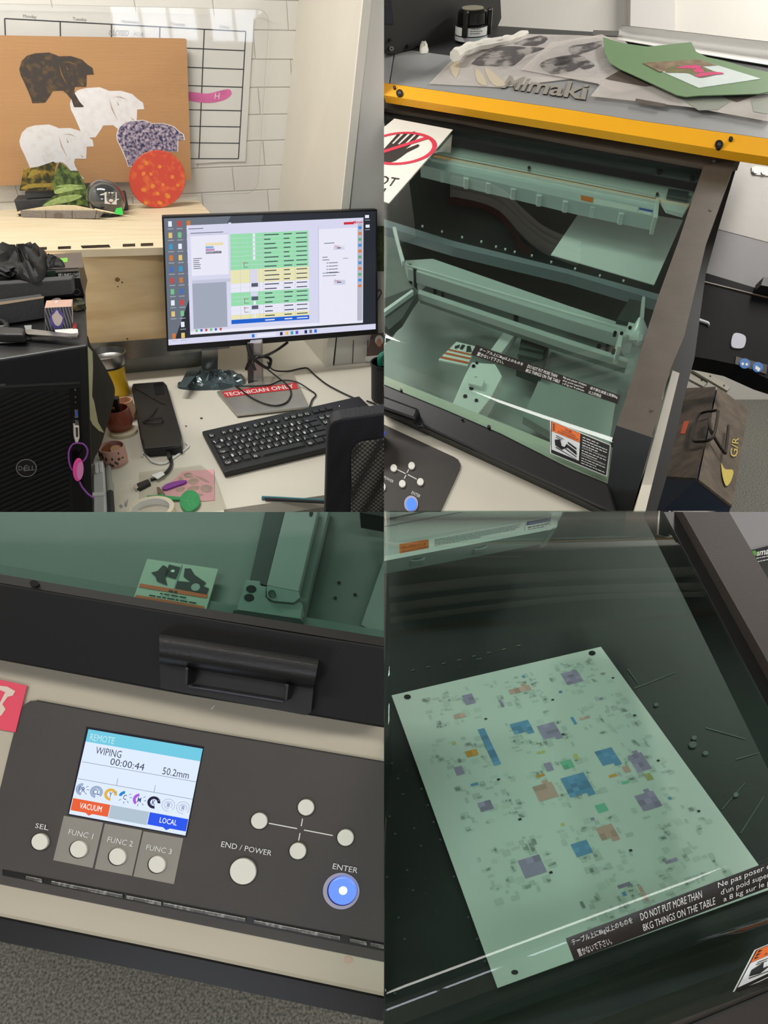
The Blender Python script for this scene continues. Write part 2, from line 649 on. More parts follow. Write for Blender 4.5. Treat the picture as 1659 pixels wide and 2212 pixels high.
ring_o, ring_i = [W.hit(x, y, .0175) for x, y in pts], [W.hit(*CR.px(u, v), .0175) for u, v in rrect((.002, .003, .998, .997), (.044, .068))]
link('polished_edge', ring_o + ring_i, [(i, (i + 1) % len(pts), (i + 1) % len(pts) + len(pts), i + len(pts)) for i in range(len(pts))], edgem, acr)

# perforated upright and door boards at the right
beige = mat('beige steel', (204, 199, 186), .5, var=.04, vscale=4)
upr = thing('shelf_upright', 'beige perforated steel upright panel running up the wall beside the planner', 'upright')
A0, A1, A2, A3 = W.hit(651, -60), P1.hit(792, -60), P1.hit(702, 790), W.hit(594, 780)
A3.z = max(A3.z, .751)
SP = Pl(A0, (A1 - A0).cross(A2 - A0))
slab('side_panel', [A0, A1, A2, A3], -SP.n * .012, beige, upr)
trimm = mat('cream trim', (222, 218, 207), .5, var=.02)
prism('front_flange', [(791, -60), (809, -60), (719, 795), (702, 795)], P1, .004, -.02, trimm, upr, zmin=.7505)
dark = mat('dark slot', (58, 54, 50), .7)
for x, y in [(676, 23), (728, 2), (670, 108), (720, 98), (663, 191), (710, 190), (745, 215), (656, 270), (702, 278), (649, 345), (693, 361), (643, 418), (686, 442), (622, 402)]:
    prism('slot', ell(x, y, 2, 4, 8), SP, .0006, -.001, dark, upr)
doorm = mat('white door board', (216, 214, 208), .5, var=.02, vscale=5)
door = tag(prism('door_1', [(808, -60), (900, -60), (900, 800), (723, 800)], P1, -.004, -.04, doorm, zmin=.7505), kind='structure')
prism('gap', [(805, -60), (808.5, -60), (722.5, 800), (719, 800)], P1, -.006, -.03, dark, door)
for x in (763, 794):
    prism('board_joint', [(x, 735), (x + 1.6, 735), (x - 1, 792), (x - 2.6, 792)], P1, -.003, -.004, dark, door)

# plywood shelf box
ply = mat('plywood face', (204, 170, 122), .6, col2=(228, 200, 154), vscale=5, stretch=(.6, .6, 3.5), bump=.08, bscale=60, thr=(.34, .56))
plyt = mat('plywood top', (214, 196, 162), .6, col2=(226, 210, 180), vscale=5, stretch=(1, 7, 1), bump=.06, bscale=60, thr=(.3, .7))
shelf = thing('plywood_shelf_box', 'pale plywood shelf box against the wall carrying the cardboard and trinkets', 'shelf')
bl, br_ = ST.hit(-160, 449), ST.hit(428, 433)
fl, fr_ = ST.hit(-160, 549), ST.hit(520, 530)
slab('top_board', [fl, fr_, br_, bl], Vector((0, 0, -.018)), plyt, shelf)
prism('front_board', [(-160, 558), (520, 535), (505, 722), (360, 730), (186, 744), (-160, 765)], SF, .0, -.018, ply, shelf)
tape = mat('dark grain patch', (78, 68, 56), .8, var=.4, vscale=300)
for x0, x1, sk in [(5, 32, 0), (35, 61, 0), (73, 101, 0), (125, 153, 0), (174, 235, 4), (265, 292, 0), (304, 331, 0)]:
    y = lambda x: 543.5 - x * .0385
    prism('edge_patch', [(x0, y(x0) - 6), (x1, y(x1) - 6), (x1 + sk, y(x1)), (x0 + sk, y(x0))], SF, .002, .0002, tape, shelf)
knot = mat('knot', (120, 80, 45), .6, col2=(150, 105, 60), vscale=300)
for x, y, r in [(253.5, 604, 5.5), (264, 610, 2), (254.5, 619, 1.5), (275, 732, 2)]:
    prism('knot', ell(x, y, r, r * .85, 14), SF, .0006, -.001, knot if r > 3 else dark, shelf)
# steel bench rail below it
rail = thing('steel_bench_rail', 'brushed steel rail running under the plywood shelf box', 'rail')
prism('rail_strip', [(150, 746), (360, 731), (500, 722), (496, 752), (360, 768), (150, 788)], SF, .006, -.01, steel, rail)
prism('back_panel', [(150, 782), (360, 766), (442, 758), (442, 800), (360, 815), (150, 838)], SF, -.06, -.065, mat('shaded steel', (120, 122, 122), .35, 1, var=.15, vscale=12), rail, zmin=.7505)  # steel coloured darker for the shade under the rail
prism('post', [(436, 757), (471, 755), (470, 806), (437, 808)], SF, .02, -.02, steel, rail, zmin=.7505)
# desk top
deskm = mat('cream desk laminate', (214, 208, 194), .42, var=.02, vscale=5, coat=.1)
dk = thing('desk', 'long cream laminate desk top under the monitor and keyboard', 'desk')
d0 = SF.p - SF.n * .25
dl = Vector((d0.x, d0.y, .75))
dx = Vector((-SF.n.y, SF.n.x, 0)) * -1
if dx.x < 0:
    dx = -dx
slab('desk_top', [dl - dx * 1.1, dl + dx * 1.2, dl + dx * 1.2 + SF.n * 1.0, dl - dx * 1.1 + SF.n * 1.0], Vector((0, 0, -.03)), deskm, dk, clip=True)
crumb = mat('crumb', (70, 60, 55), .8)
for k, (x, y, r) in enumerate([(801 / 1, 0, 0), (435, 903, 2.2), (402, 920, 1.4), (540, 1000, 1.0)]):
    if r:
        tag(prism('crumb', ell(x, y, r * 1.5, r * .8, 7), D, .0012, 0, crumb), 'tiny dark crumb on the cream desk %s' % ['', 'just below the monitor base', 'beside the black drive', 'in front of the keyboard'][k], 'crumb', 'crumbs on the desk')

# ------------------------------------------------------------------ things on the shelf
blk = mat('charcoal block', (52, 52, 54), .6, var=.15, bump=.1)
B1 = ST.hit(278, 455)
bvp = Pl(B1, W.n)
B0 = along(B1, WX, 40)
hh = bvp.hit(278, 420).z - B1.z
back = -W.n * .10
cb = thing('charcoal_block', 'low charcoal block lying on the shelf under the cardboard', 'block')
slab('body', [B0, B1, B1 + back, B0 + back], Vector((0, 0, hh)), blk, cb, bevel=.004, zmin=ST.p.z + .0005)
slab('raised_slab', [B0 + Vector((.035, .01, hh)), B0 * .35 + B1 * .65 + Vector((0, .01, hh)), B0 * .35 + B1 * .65 + back * .8 + Vector((0, 0, hh)), B0 + Vector((.035, 0, hh)) + back * .8], Vector((0, 0, .02)), blk, cb, bevel=.004)
zb = B1.z + hh + .0
CBP = W.off(.035)
cardm = mat('brown cardboard', (184, 140, 96), .75, var=.05, vscale=5, bump=.25, bscale=90, stretch=(.15, .15, 3))
cb_ = thing('cardboard_panel', 'big brown corrugated cardboard panel printed with four hippo silhouettes', 'cardboard')
prism('board', [(-70, 75), (398, 83), (403, 85), (413, 389), (-70, 403)], CBP, 0, -.006, cardm, cb_)
hip = [(165, 590), (185, 520), (230, 475), (300, 455), (420, 448), (480, 470), (500, 480), (600, 478), (650, 492), (700, 508), (745, 550), (790, 580), (800, 635), (740, 638), (738, 700), (735, 740), (640, 740), (632, 770), (640, 800), (680, 870), (718, 910), (700, 915), (632, 915), (610, 850), (570, 800), (535, 772), (450, 775), (430, 810), (385, 875), (275, 880), (265, 840), (240, 780), (205, 700), (175, 640)]
hip = [(x / 3.95, y / 3.95) for x, y in hip]
def hips(ox, oy, s=1):
    return [((x - 42) * s + 42 + ox, (y - 113) * s + 113 + oy) for x, y in hip]
hb = mat('dark brown print', (66, 58, 54), .7, col2=(112, 88, 52), vscale=60, thr=(.5, .78))
hw = mat('white print', (222, 218, 220), .7, col2=(232, 230, 232), vscale=50, thr=(.3, .6))
hw2 = mat('chalk white print', (226, 224, 225), .7, col2=(210, 200, 196), vscale=45, thr=(.5, .9))
hp = mat('purple speckle print', (52, 50, 88), .7, col2=(205, 190, 205), vscale=130, thr=(.38, .68))
face('printed_silhouette', [hips(109, 75)], CBP, .0005, hw, cb_, label='white hippo print')
face('printed_silhouette', [hips(0, 155.5)], CBP, .0006, hw2, cb_, label='chalky white hippo print')
face('printed_silhouette', [hips(0, 0)], CBP, .0008, hb, cb_, label='dark brown hippo print')
hq = hips(211, 147, .9)
face('printed_border', [[((x - 322) * 1.03 + 322, (y - 308) * 1.03 + 308) for x, y in hq]], CBP, .0008, hw, cb_)
face('printed_silhouette', [hq], CBP, .001, hp, cb_, label='purple speckled hippo print')
# engraved lines of head and ear on the prints
for (ox, oy, mm, s) in [(0, 0, mat('ochre print', (140, 105, 55), .7), 1), (109, 75, mat('tan print', (190, 165, 150), .7), 1), (0, 155.5, MATS['tan print'], 1)]:
    L = [[(127, 138), (133, 160), (146, 186)], [(135, 134), (150, 134), (165, 140)], [(143, 142), (147, 152), (145, 150)], [(172, 178), (180, 184), (185, 181)]]
    polys = []
    for a, b, c in L:
        polys.append([(a[0] + ox, a[1] + oy), (b[0] + ox + 1.2, b[1] + oy - .6), (c[0] + ox, c[1] + oy), (b[0] + ox - 1.2, b[1] + oy + 1)])
    face('printed_lines', polys, CBP, .0012, mm, cb_)

# red disc
rb = ST.hit(340, 450)
RD = Pl(rb, Vector((math.sin(yaw), -math.cos(yaw), .12)))
redm = mat('mottled red', (196, 62, 38), .4, col2=(218, 112, 44), vscale=45, thr=(.5, .75), bump=.05)
yel = mat('ochre spot', (226, 150, 48), .5, col2=(206, 96, 40), vscale=200)
rd = thing('round_panel', 'round red panel with mottled orange spots leaning on the cardboard', 'disc')
prism('disc', ell(340, 386.5, 61, 62.5, 56), RD, 0, -.008, redm, rd, bevel=.0015)
sp = [(362, 423, 7, 5), (345, 438, 6, 4), (315, 438, 5, 4), (340, 418, 5, 4), (310, 410, 6, 4), (330, 402, 5, 5), (316, 352, 5, 4), (345, 360, 4, 4), (372, 382, 4, 4), (352, 399, 4, 3), (310, 375, 4, 5), (384, 400, 4, 3), (326, 376, 4, 3)]
for x, y, a, b in sp:
    face('printed_spot', [ell(x, y, a, b, 12, rot=random.random())], RD, .0005, yel, rd)
# paperweight
pw = thing('glass_paperweight', 'round dark glass paperweight with a small cat picture inside', 'paperweight')
pc = ST.hit(236, 465)
R_ = 38.5 * (pc - CAM).dot(FWD) / FPX
prof = [(R_ * .62, 0), (R_ * .8, R_ * .06)] + [(R_ * math.sin(t), R_ * .82 - R_ * math.cos(t)) for t in [math.radians(45 + 9 * i) for i in range(16)]]
lathe('dome', pc, prof, mat('smoky glass', (62, 64, 66), .08, coat=1, spec=.8), pw, seg=40)
ctr = pc + Vector((0, 0, R_ * .82))
dcam = (CAM - ctr).normalized()
CP = Pl(ctr + dcam * R_ * 1.012, dcam)
cw, cg, ck, cr_ = mat('cat white', (214, 212, 205), .5), mat('cat grey', (120, 116, 108), .5, col2=(60, 58, 55), vscale=250), mat('cat dark', (38, 36, 36), .5), mat('cat red', (150, 40, 45), .5)
catp = [([(226, 415), (252, 415), (252, 442), (226, 440)], cw, 0), ([(218, 419), (230, 416), (231, 418), (219, 422)], cw, .0001), ([(246, 432), (257, 429), (257, 431), (247, 435)], cw, .0001),
        (spl([(230, 420), (232, 414), (236, 418), (243, 418), (249, 414), (250, 422), (248, 433), (240, 438), (231, 434)]), cg, .0002), (ell(234, 425, 2, 1.6, 8), ck, .0004), (ell(246, 425, 2, 1.6, 8), ck, .0004),
        ([(237, 419), (239, 414), (241, 419), (239, 428)], ck, .0004), (ell(240, 433, 5, 3.2, 12), cw, .0004), ([(236, 437), (243, 437), (240, 441)], cr_, .0006)]
for poly, m_, h_ in catp:
    face('picture', [poly], CP, h_, m_, pw)
# two jungle print shapes
jg = mat('jungle print', (36, 58, 26), .4, col2=(128, 150, 70), vscale=55, thr=(.42, .72))
jy = mat('golden jungle print', (40, 44, 16), .4, col2=(170, 140, 48), vscale=50, thr=(.45, .75))
lg = mat('lime leaf print', (138, 170, 82), .45, col2=(190, 205, 140), vscale=80)
edge = mat('pale board edge', (205, 195, 160), .6)
def standing(px, py, lean=.1):
    return Pl(ST.hit(px, py), Vector((math.sin(yaw), -math.cos(yaw), lean)))
ja = bvp.off(.004)
jA = thing('printed_shape', 'rectangular board cut-out printed with golden jungle leaves', 'cut-out')
prism('board', [(42, 412), (51, 365), (83, 360), (115, 349), (122, 354), (119, 362), (115, 390), (117, 411)], ja, 0, -.006, [jy], jA, bevel=.001)
for poly in ([(45, 409), (60, 398), (90, 396), (116, 396), (116, 403), (80, 405)], [(60, 385), (70, 366), (90, 372), (76, 378)]):
    face('printed_leaf', [spl(poly, 3)], ja, .0005, mat('golden leaf', (150, 130, 50), .45, var=.2, vscale=120), jA)
jb = bvp.off(.014)
jB = thing('printed_shape', 'tall cape-shaped board cut-out printed with green jungle foliage', 'cut-out')
pb = [(116, 412), (114, 387), (122, 366), (129, 350), (138, 357), (152, 369), (168, 369), (177, 384), (187, 407), (195, 432), (200, 447), (177, 445), (152, 443), (122, 444), (91, 447), (92, 441), (114, 425), (122, 421)]
prism('board', pb, jb, 0, -.006, jg, jB, bevel=.001)
for poly in ([(93, 445), (120, 428), (160, 420), (178, 424), (150, 436)], [(118, 412), (140, 404), (182, 406), (150, 413), (122, 419)], [(120, 403), (150, 398), (180, 402), (150, 404)]):
    face('printed_leaf', [spl(poly, 4)], jb, .0006, lg, jB)
# bark strip boat and stick
bark = mat('speckled grey bark', (148, 140, 132), .8, col2=(110, 102, 96), vscale=400)
woodp = mat('pale wood', (222, 205, 170), .6, var=.08, vscale=60)
bp_ = vplane(ST.hit(43, 469), ST.hit(222, 474))
bk = thing('bark_boat', 'small boat-shaped strip of speckled bark with pale wood top', 'ornament')
prism('hull', [(43, 455), (214, 455), (222, 459), (213, 472), (137, 476), (46, 469)], bp_, .004, -.006, bark, bk, bevel=.001, zmin=ST.p.z + .0005)
prism('deck', [(30, 462), (43, 455), (90, 447), (125, 443), (160, 444), (214, 455)], bp_, -.002, -.008, woodp, bk, zmin=ST.p.z + .0005)
prism('knot_hole', ell(126, 466, 11, 7, 16), bp_, .0046, .003, mat('umber', (110, 96, 88), .7), bk)
for x in (98, 155, 208):
    prism('seam', [(x, 455), (x + 1, 455), (x + 1 - (4 if x > 200 else 0), 474), (x - (4 if x > 200 else 0), 474)], bp_, .0046, .003, dark, bk)
stk = thing('wooden_skewer', 'thin wooden skewer with a bright green paper tip', 'skewer')
tube('stick', [bp_.hit(205, 452, .01), bp_.hit(250, 461, .01), bp_.hit(301, 471, .004)], lambda t: .0028 * (1 - t * .7), woodp, stk)
prism('paper_tip', [(247, 461), (251, 450), (263, 448), (266, 462), (261, 465), (256, 463)], bp_, .016, .0145, mat('neon green', (62, 214, 92), .5), stk)
# ------------------------------------------------------------------ the computer tower
zt = 1.48 - 1.05 * (math.sin(PIT) + math.cos(PIT) * ((752 - PCY) / FPX))
PT = hplane(zt)
PF = vplane(PT.hit(20, 771), PT.hit(184, 744))
pcb = mat('black case plastic', (13, 14, 16), .42, var=.12, vscale=20)
pct = mat('black case top', (26, 26, 28), .5, var=.1)
pcd = -PF.n
pxv = Vector((-PF.n.y, PF.n.x, 0))
if pxv.x < 0:
    pxv = -pxv
pr = PF.hit(189, 745)
prb = Vector((pr.x, pr.y, .75))
tw = thing('computer_tower', 'black desktop computer tower with ribbed front standing on the desk', 'computer')
wpc = .285
zb_ = PF.hit(203, 1150).z
dback = PT.hit(181, 590) - PT.hit(187, 745)
slab('case', [PF.hit(-90, 790), PF.hit(189, 745), PF.hit(202, 1150), PF.hit(-90, 1200)], dback, pcb, tw, bevel=.003, zmin=.7505)
prism('front_bezel', [(-90, 790), (190, 745), (203, 1150), (-90, 1200)], PF, .010, 0.0005, pcb, tw, bevel=.003, zmin=.7505)
# drive bay recess frame and ribs
prism('bay_panel', [(-60, 790), (170, 757), (172, 826), (-60, 838)], PF, .0115, .010, mat('bay black', (15, 16, 20), .35), tw)
prism('bay_lip', [(-60, 838), (172, 826), (172, 829), (-60, 841)], PF, .016, .010, mat('bay lip', (44, 44, 42), .4), tw)
lettering('lettering', [('3660', tq(-6, 834, 12, 833, 5))], PF, .0165, mat('grey lettering', (120, 120, 122), .5), tw)
ribm = mat('ribbed grille', (19, 19, 22), .35)
for k in range(34):
    y0 = 856 + k * 11.0
    prism('rib', [(-40, y0 + 22), (150, y0 - 60), (151, y0 - 55.5), (-40, y0 + 27)], PF, .0135, .0095, ribm, tw) if y0 - 60 > 840 else prism('rib', [(-40, y0 + 22), (max(-40, -40 + (y0 + 22 - 846) / 82 * 190), 846), (max(-40, -40 + (y0 + 27 - 846) / 82 * 190), 846), (-40, y0 + 27)], PF, .0135, .0095, ribm, tw)
prism('port_strip', [(151, 840), (173, 838), (183, 1106), (160, 1106)], PF, .012, .010, mat('gloss black', (10, 10, 12), .15), tw)
usb = mat('usb blue', (40, 90, 190), .4)
prism('usb_port', [(161, 885), (168, 885), (169, 902), (162, 903)], PF, .0128, .012, mat('port shell', (165, 165, 165), .3, 1), tw)
prism('usb_port', [(163, 888), (167, 888), (167.5, 900), (163.5, 900)], PF, .0132, .0128, usb, tw)
for y in (842, 858, 869):
    prism('port', ell(162.5 + (y - 840) * .03, y, 1.6, 2.6 if y < 850 else 1.6, 8), PF, .0128, .012, mat('port grey', (90, 90, 92), .4), tw)
silver = mat('silver logo', (150, 152, 156), .35, .6)
o = ell(57, 1011, 22.5, 19.5, 36)
i_ = ell(57, 1011, 20.5, 17.6, 36)
V = [PF.hit(x, y, .016) for x, y in o + i_] + [PF.hit(x, y, .0135) for x, y in o + i_]
n = 36
F = [(k, (k + 1) % n, (k + 1) % n + n, k + n) for k in range(n)] + [(k, (k + 1) % n, (k + 1) % n + 2 * n, k + 2 * n) for k in range(n)]
logo = link('logo_ring', V, F, silver, tw)
prism('logo_plate', i_, PF, .0145, .0135, ribm, tw)
lettering('logo', [('D', tq(40, 1016.5, 48.5, 1016.5, 10), .01), ('LL', tq(61.5, 1016.5, 75, 1015.5, 10), .01)], PF, .0155, silver, tw)
face('logo', [[(50, 1013), (53, 1006), (59, 1004), (60, 1006), (54, 1008), (53, 1011), (60, 1009), (60, 1011), (53.5, 1013), (54, 1015.5), (61, 1014), (61, 1016.5), (52, 1018)]], PF, .0155, silver, tw)
# usb stick with ring and pink tag
us = thing('usb_stick', 'silver usb stick plugged into the computer front with purple loop', 'usb stick')
prism('plug', [(162.5, 911), (170, 911), (170.5, 922), (163, 922)], PF, .024, .014, steel, us)
prism('body', [(160, 920), (171, 920), (172, 946), (168, 958), (164, 958), (161, 946)], PF, .026, .0135, mat('pearl shell', (222, 214, 204), .25), us, bevel=.001)
prism('core', [(163.5, 924), (168, 924), (168.5, 944), (164.5, 944)], PF, .0275, .026, mat('dark core', (60, 48, 42), .4), us)
purp = mat('purple cord', (140, 72, 160), .35)
tube('loop', [PF.hit(*p, .03) for p in [(170, 957), (181, 960), (189, 972), (186, 988), (176, 1000), (172, 1003), (160, 1015), (154, 1012), (149, 995), (149, 975), (156, 961), (165, 957), (170, 957)]], .0014, purp, us)
pk = mat('pink plastic tag', (238, 82, 168), .4, var=.05)
pt_ = thing('pink_key_tag', 'bright pink oval tag hanging on the purple loop', 'key tag')
prism('tag_body', ell(169.5, 1016, 11.5, 24.5, 28, rot=.06), PF, .036, .03, pk, pt_, bevel=.0015)
prism('tag_face', ell(173, 1017, 7, 19, 24, rot=.06), PF, .0365, .036, mat('pale pink', (226, 140, 196), .4), pt_)
tube('tail', [PF.hit(*p, .033) for p in [(172, 1041), (178, 1053), (190, 1067), (203, 1076)]], .0016, purp, pt_)

# ------------------------------------------------------------------ things on top of the tower
gb = thing('glove_box', 'black and green box of disposable gloves on the computer tower', 'box')
gz = hgt(PT, (180, 640), (180, 583))
GF = vplane(PT.hit(0, 655), PT.hit(182, 640))
g1 = PT.hit(183, 640)
g0 = along(g1, (GF.hit(0, 655) - GF.hit(182, 640)) * Vector((1, 1, 0)).length if 0 else Vector((GF.hit(0, 655).x - g1.x, GF.hit(0, 655).y - g1.y, 0)), -60)
gback = -GF.n * .12
gbm = mat('black card box', (24, 24, 26), .3, var=.1)
slab('carton', [g0, g1, g1 + gback, g0 + gback], Vector((0, 0, gz)), gbm, gb, bevel=.0015)
grn = mat('dark green print', (38, 58, 46), .35, var=.1)
face('printed_band', [[(70, 588), (120, 585), (120, 625), (70, 632)]], GF, .0008, grn, gb)
lettering('lettering', [('UNI', tq(135, 598, 148, 597.5, 7), .02), ('GLOVES', tq(148.5, 597.5, 172, 596.5, 7)), ('KEEPING YOU SAFE', tq(135, 602.5, 173, 600.5, 3.2), .02)], GF, .001, whiteink, gb)
face('shield_logo', [[(125.5, 591), (133, 590.5), (133, 596), (129.5, 599.5), (126, 597)]], GF, .001, mat('grey print', (170, 170, 170), .5), gb)
face('round_mark', [[(166 + 7.5 * math.cos(t), 631 + 7 * math.sin(t)) for t in [i * .314 for i in range(20)]]], GF, .0009, mat('grey ring', (130, 130, 130), .5), gb)
face('round_mark', [[(166 + 6.7 * math.cos(t), 631 + 6.2 * math.sin(t)) for t in [i * .314 for i in range(20)]]], GF, .0011, gbm, gb)
GT = hplane(zt + gz)
face('printed_top', [[(105, 549), (176, 545), (180, 578), (70, 583)]], GT, .001, mat('grey brown print', (86, 78, 72), .35, var=.2, vscale=15), gb)
face('printed_patch', [[(129, 558), (146, 556.5), (146, 566), (130, 567)]], GT, .0015, mat('lime print', (112, 190, 62), .4), gb)
# crumpled black gloves
glv = mat('black nitrile', (15, 15, 16), .6, var=.2, spec=.3)
gv = thing('black_gloves', 'crumpled pair of black nitrile gloves draped over the glove box', 'gloves')
lump('glove', [(-30, 560), (20, 547), (75, 546), (102, 552), (105, 570), (95, 600), (75, 610), (30, 600), (-30, 600)], GT, .0, .028, glv, gv, .5, 3)
lump('glove_finger', [(95, 556), (115, 558), (130, 566), (140, 572), (138, 578), (120, 578), (100, 580)], GT, .001, .012, glv, gv, .3, 5)
lump('glove', [(-30, 578), (20, 572), (60, 574), (76, 580), (75, 605), (30, 612), (-30, 615)], GF, .0, .02, glv, gv, .5, 9)
lump('glove_finger', [(30, 583), (50, 580), (66, 590), (60, 606), (40, 608)], GF, .012, .016, glv, gv, .4, 12)
# foam bars
fm1 = mat('dark grey foam', (78, 78, 78), .9, col2=(60, 60, 60), vscale=500)
fm2 = mat('charcoal foam', (66, 68, 70), .9, col2=(48, 50, 52), vscale=500)
def barbox(name, frontpoly, toppoly, plT, m, mt, parent, depth):
    """front face outline + top outline, both as seen"""
f1 = thing('foam_bar', 'dark grey foam bar lying in front of the glove box lettering', 'foam bar', 'foam bars on the tower')
F1 = vplane(PT.hit(0, 660), PT.hit(155, 652)).off(.03)
prism('bar', [(-60, 618), (153, 603), (156, 636), (-60, 656)], F1, 0, -.03, fm1, f1, bevel=.002)
f2 = thing('foam_bar', 'charcoal foam bar with a cream top face beside the printed wooden cube', 'foam bar', 'foam bars on the tower')
F2 = vplane(PT.hit(0, 705), PT.hit(95, 690))
q0, q1 = F2.hit(-60, 656), F2.hit(95, 646)
prism('bar', [(-60, 664), (95, 643), (97, 688), (-60, 712)], F2, 0, -.03, fm2, f2, bevel=.002)
face('cream_edge', [[(-60, 660), (95, 640), (95, 643.5), (-60, 668)]], F2, .0012, mat('cream card', (205, 180, 150), .7), f2)
# printed wooden cube
cu = thing('printed_cube', 'small wooden cube printed with black wood rings and a violet blot', 'cube')
CF = vplane(PT.hit(98, 718), PT.hit(157, 712))
c0, c1, c2, c3 = CF.hit(98, 716), CF.hit(156, 712), CF.hit(155, 661.5), CF.hit(96, 664.5)
skin = mat('pinkish wood', (198, 160, 142), .5, var=.1, vscale=40)
ringw = mat('wood ring print', (30, 32, 44), .5, col2=(118, 118, 124), vscale=75, wave=1.5, thr=(.3, .7))
slab('cube', [c0, c1, c2, c3], -CF.n * .045, skin, cu, bevel=.001)
prism('front_print', [(97, 665.5), (155, 662.5), (156, 711.5), (98.5, 715)], CF, .0006, 0, ringw, cu)
viol = mat('violet blot', (92, 82, 150), .5, var=.2, vscale=100)
pale = mat('pale blot', (214, 196, 188), .5)
face('blot', [spl([(108, 685), (114, 672), (122, 666), (132, 672), (138, 684), (136, 700), (128, 711), (116, 708), (109, 698)])], CF, .001, viol, cu)
face('blot', [spl([(112, 684), (118, 676), (123, 670), (128, 678), (135, 686), (132, 698), (126, 704), (118, 700)])], CF, .0014, pale, cu)
CT = hplane(c2.z)
face('top_print', [ell(120, 651, 13, 7, 18, rot=-.3)], CT, .0008, mat('brown eye', (74, 56, 52), .5), cu)
face('top_print', [ell(117, 652, 8, 3.5, 18, rot=-.2)], CT, .0012, mat('pale lilac', (204, 190, 204), .5), cu)
# scissors
sz = thing('scissors', 'black handled scissors with steel blades lying on the tower', 'scissors')
def bar(name, a, b, w0, w1, pl, h0, h1, m, parent, **k):
    ax, ay = a
    bx, by = b
    d = math.hypot(bx - ax, by - ay)
    nx, ny = -(by - ay) / d, (bx - ax) / d
    return prism(name, [(ax + nx * w0, ay + ny * w0), (bx + nx * w1, by + ny * w1), (bx - nx * w1, by - ny * w1), (ax - nx * w0, ay - ny * w0)], pl, h1, h0, m, parent, **k)
blade = mat('scissor steel', (172, 170, 166), .28, 1, var=.1)
prism('blade', [(46, 713), (70, 711), (165, 722), (168, 726), (140, 727), (60, 722)], PT, .012, .009, blade, sz)
prism('blade', [(46, 718), (90, 718), (155, 727), (150, 729), (60, 724)], PT, .008, .005, blade, sz)
prism('handle', [(-40, 700), (10, 705), (45, 707), (54, 709), (50, 722), (10, 722), (-40, 718)], PT, .018, .003, black_pl, sz, bevel=.003)
tube('finger_ring', [PT.hit(*p, .014) for p in [(-30, 700), (-10, 693), (6, 695), (14, 702), (8, 708), (-20, 709)]], .0045, black_pl, sz)
gc = mat('grey card', (150, 151, 150), .6, var=.03)
tag(prism('grey_card', [(-30, 722), (58, 722), (52, 737), (-30, 740)], PT, .0035, .0015, gc), 'pale grey card lying under the scissors', 'card')
tag(prism('grey_card', [(52, 703), (68, 702), (68, 731), (56, 732), (58, 720)], PT, .0015, .0, gc), 'narrow grey card strip beside the scissor handle', 'card')
tg = thing('printed_label', 'white folded label with red print behind the scissor tips', 'label')
prism('paper', [(118, 712), (160, 709), (168, 711), (168, 719), (140, 722), (120, 718)], PT, .006, .002, paperw, tg)
prism('red_stub', [(156, 699), (164, 697), (164, 707), (157, 708)], PT, .008, .002, mat('red print', (170, 50, 50), .5), tg)
cv = thing('coloured_sleeve', 'dark green and gold sleeve poking out behind the printed cube', 'sleeve')
prism('sleeve', [(154, 644), (176, 643), (184, 656), (160, 661), (155, 660)], PT, .01, .0, mat('green gold print', (26, 40, 34), .4, col2=(120, 100, 50), vscale=100, thr=(.5, .7)), cv)

# ------------------------------------------------------------------ folder and note beside the tower
fo = thing('document_folder', 'thin dark folder with a curved edge leaning on the tower side', 'folder')
FP = Pl(PF.p - PF.n * .06, PF.n)
fol = mat('dark folder', (62, 58, 50), .4, var=.15, vscale=10)
prism('board', spl([(188, 742), (196, 746), (214, 772), (234, 806), (246, 832), (248, 852), (240, 888), (228, 930), (218, 962), (206, 985), (196, 985)], 4), FP, .0, -.003, fol, fo)
nt = thing('cream_note', 'torn cream note tucked in front of the dark folder', 'note')
prism('paper', [(187, 745), (200, 760), (201, 792), (199, 856), (203, 866), (212, 912), (225, 935), (214, 931), (200, 917), (193, 902), (191, 860), (188, 800)], FP, .003, .0025, mat('cream paper', (208, 204, 160), .7, var=.05, vscale=30), nt)

# ------------------------------------------------------------------ pots, bottle, tapes
def zpx(pt):
    return (pt - CAM).dot(FWD) / FPX
yb = thing('yellow_flask', 'yellow flask with a wide steel dish on top behind the pots', 'flask')
b = D.hit(251, 852)
m1 = zpx(b)
hb_ = hgt(D, (251, 852), (251, 783))
r = 29 * m1
lathe('body', b, [(r * .96, 0), (r, .004), (r, hb_ * .97), (r * .9, hb_)], mat('yellow enamel', (228, 184, 36), .35, var=.03), yb)
lathe('steel_dish', b, [(r * .75, hb_ - .004), (r * 1.2, hb_), (r * 1.33, hb_ + .012), (r * 1.36, hb_ + .030), (r * 1.30, hb_ + .031), (r * 1.24, hb_ + .014), (r * 1.0, hb_ + .008), (.001, hb_ + .008)], steel, yb)
lathe('black_band', b, [(r * 1.02, hb_ - .008), (r * 1.03, hb_ - .002), (r * .8, hb_)], black_pl, yb)
terr = mat('terracotta glaze', (128, 62, 46), .3, col2=(150, 82, 62), vscale=60)
tp = thing('terracotta_pot', 'dark terracotta glazed pot holding batteries and clips', 'pot')
b = D.hit(262, 931)
m1 = zpx(b)
r = 29 * m1
h = hgt(D, (262, 931), (262, 880))
lathe('bowl', b, [(r * .55, 0), (r * .82, .008), (r * .98, h * .4), (r, h * .6), (r * .9, h), (r * .82, h), (r * .86, h * .5), (r * .4, .012), (.001, .012)], terr, tp)
bt = thing('battery_pack', 'black camera battery standing in the terracotta pot', 'battery')
obox('cell', b + Vector((-.004, 0, h * 1.0)), RGT * .013, Vector((0, .006, .002)), Vector((.004, 0, .028)), black_pl, bt, bevel=.001)
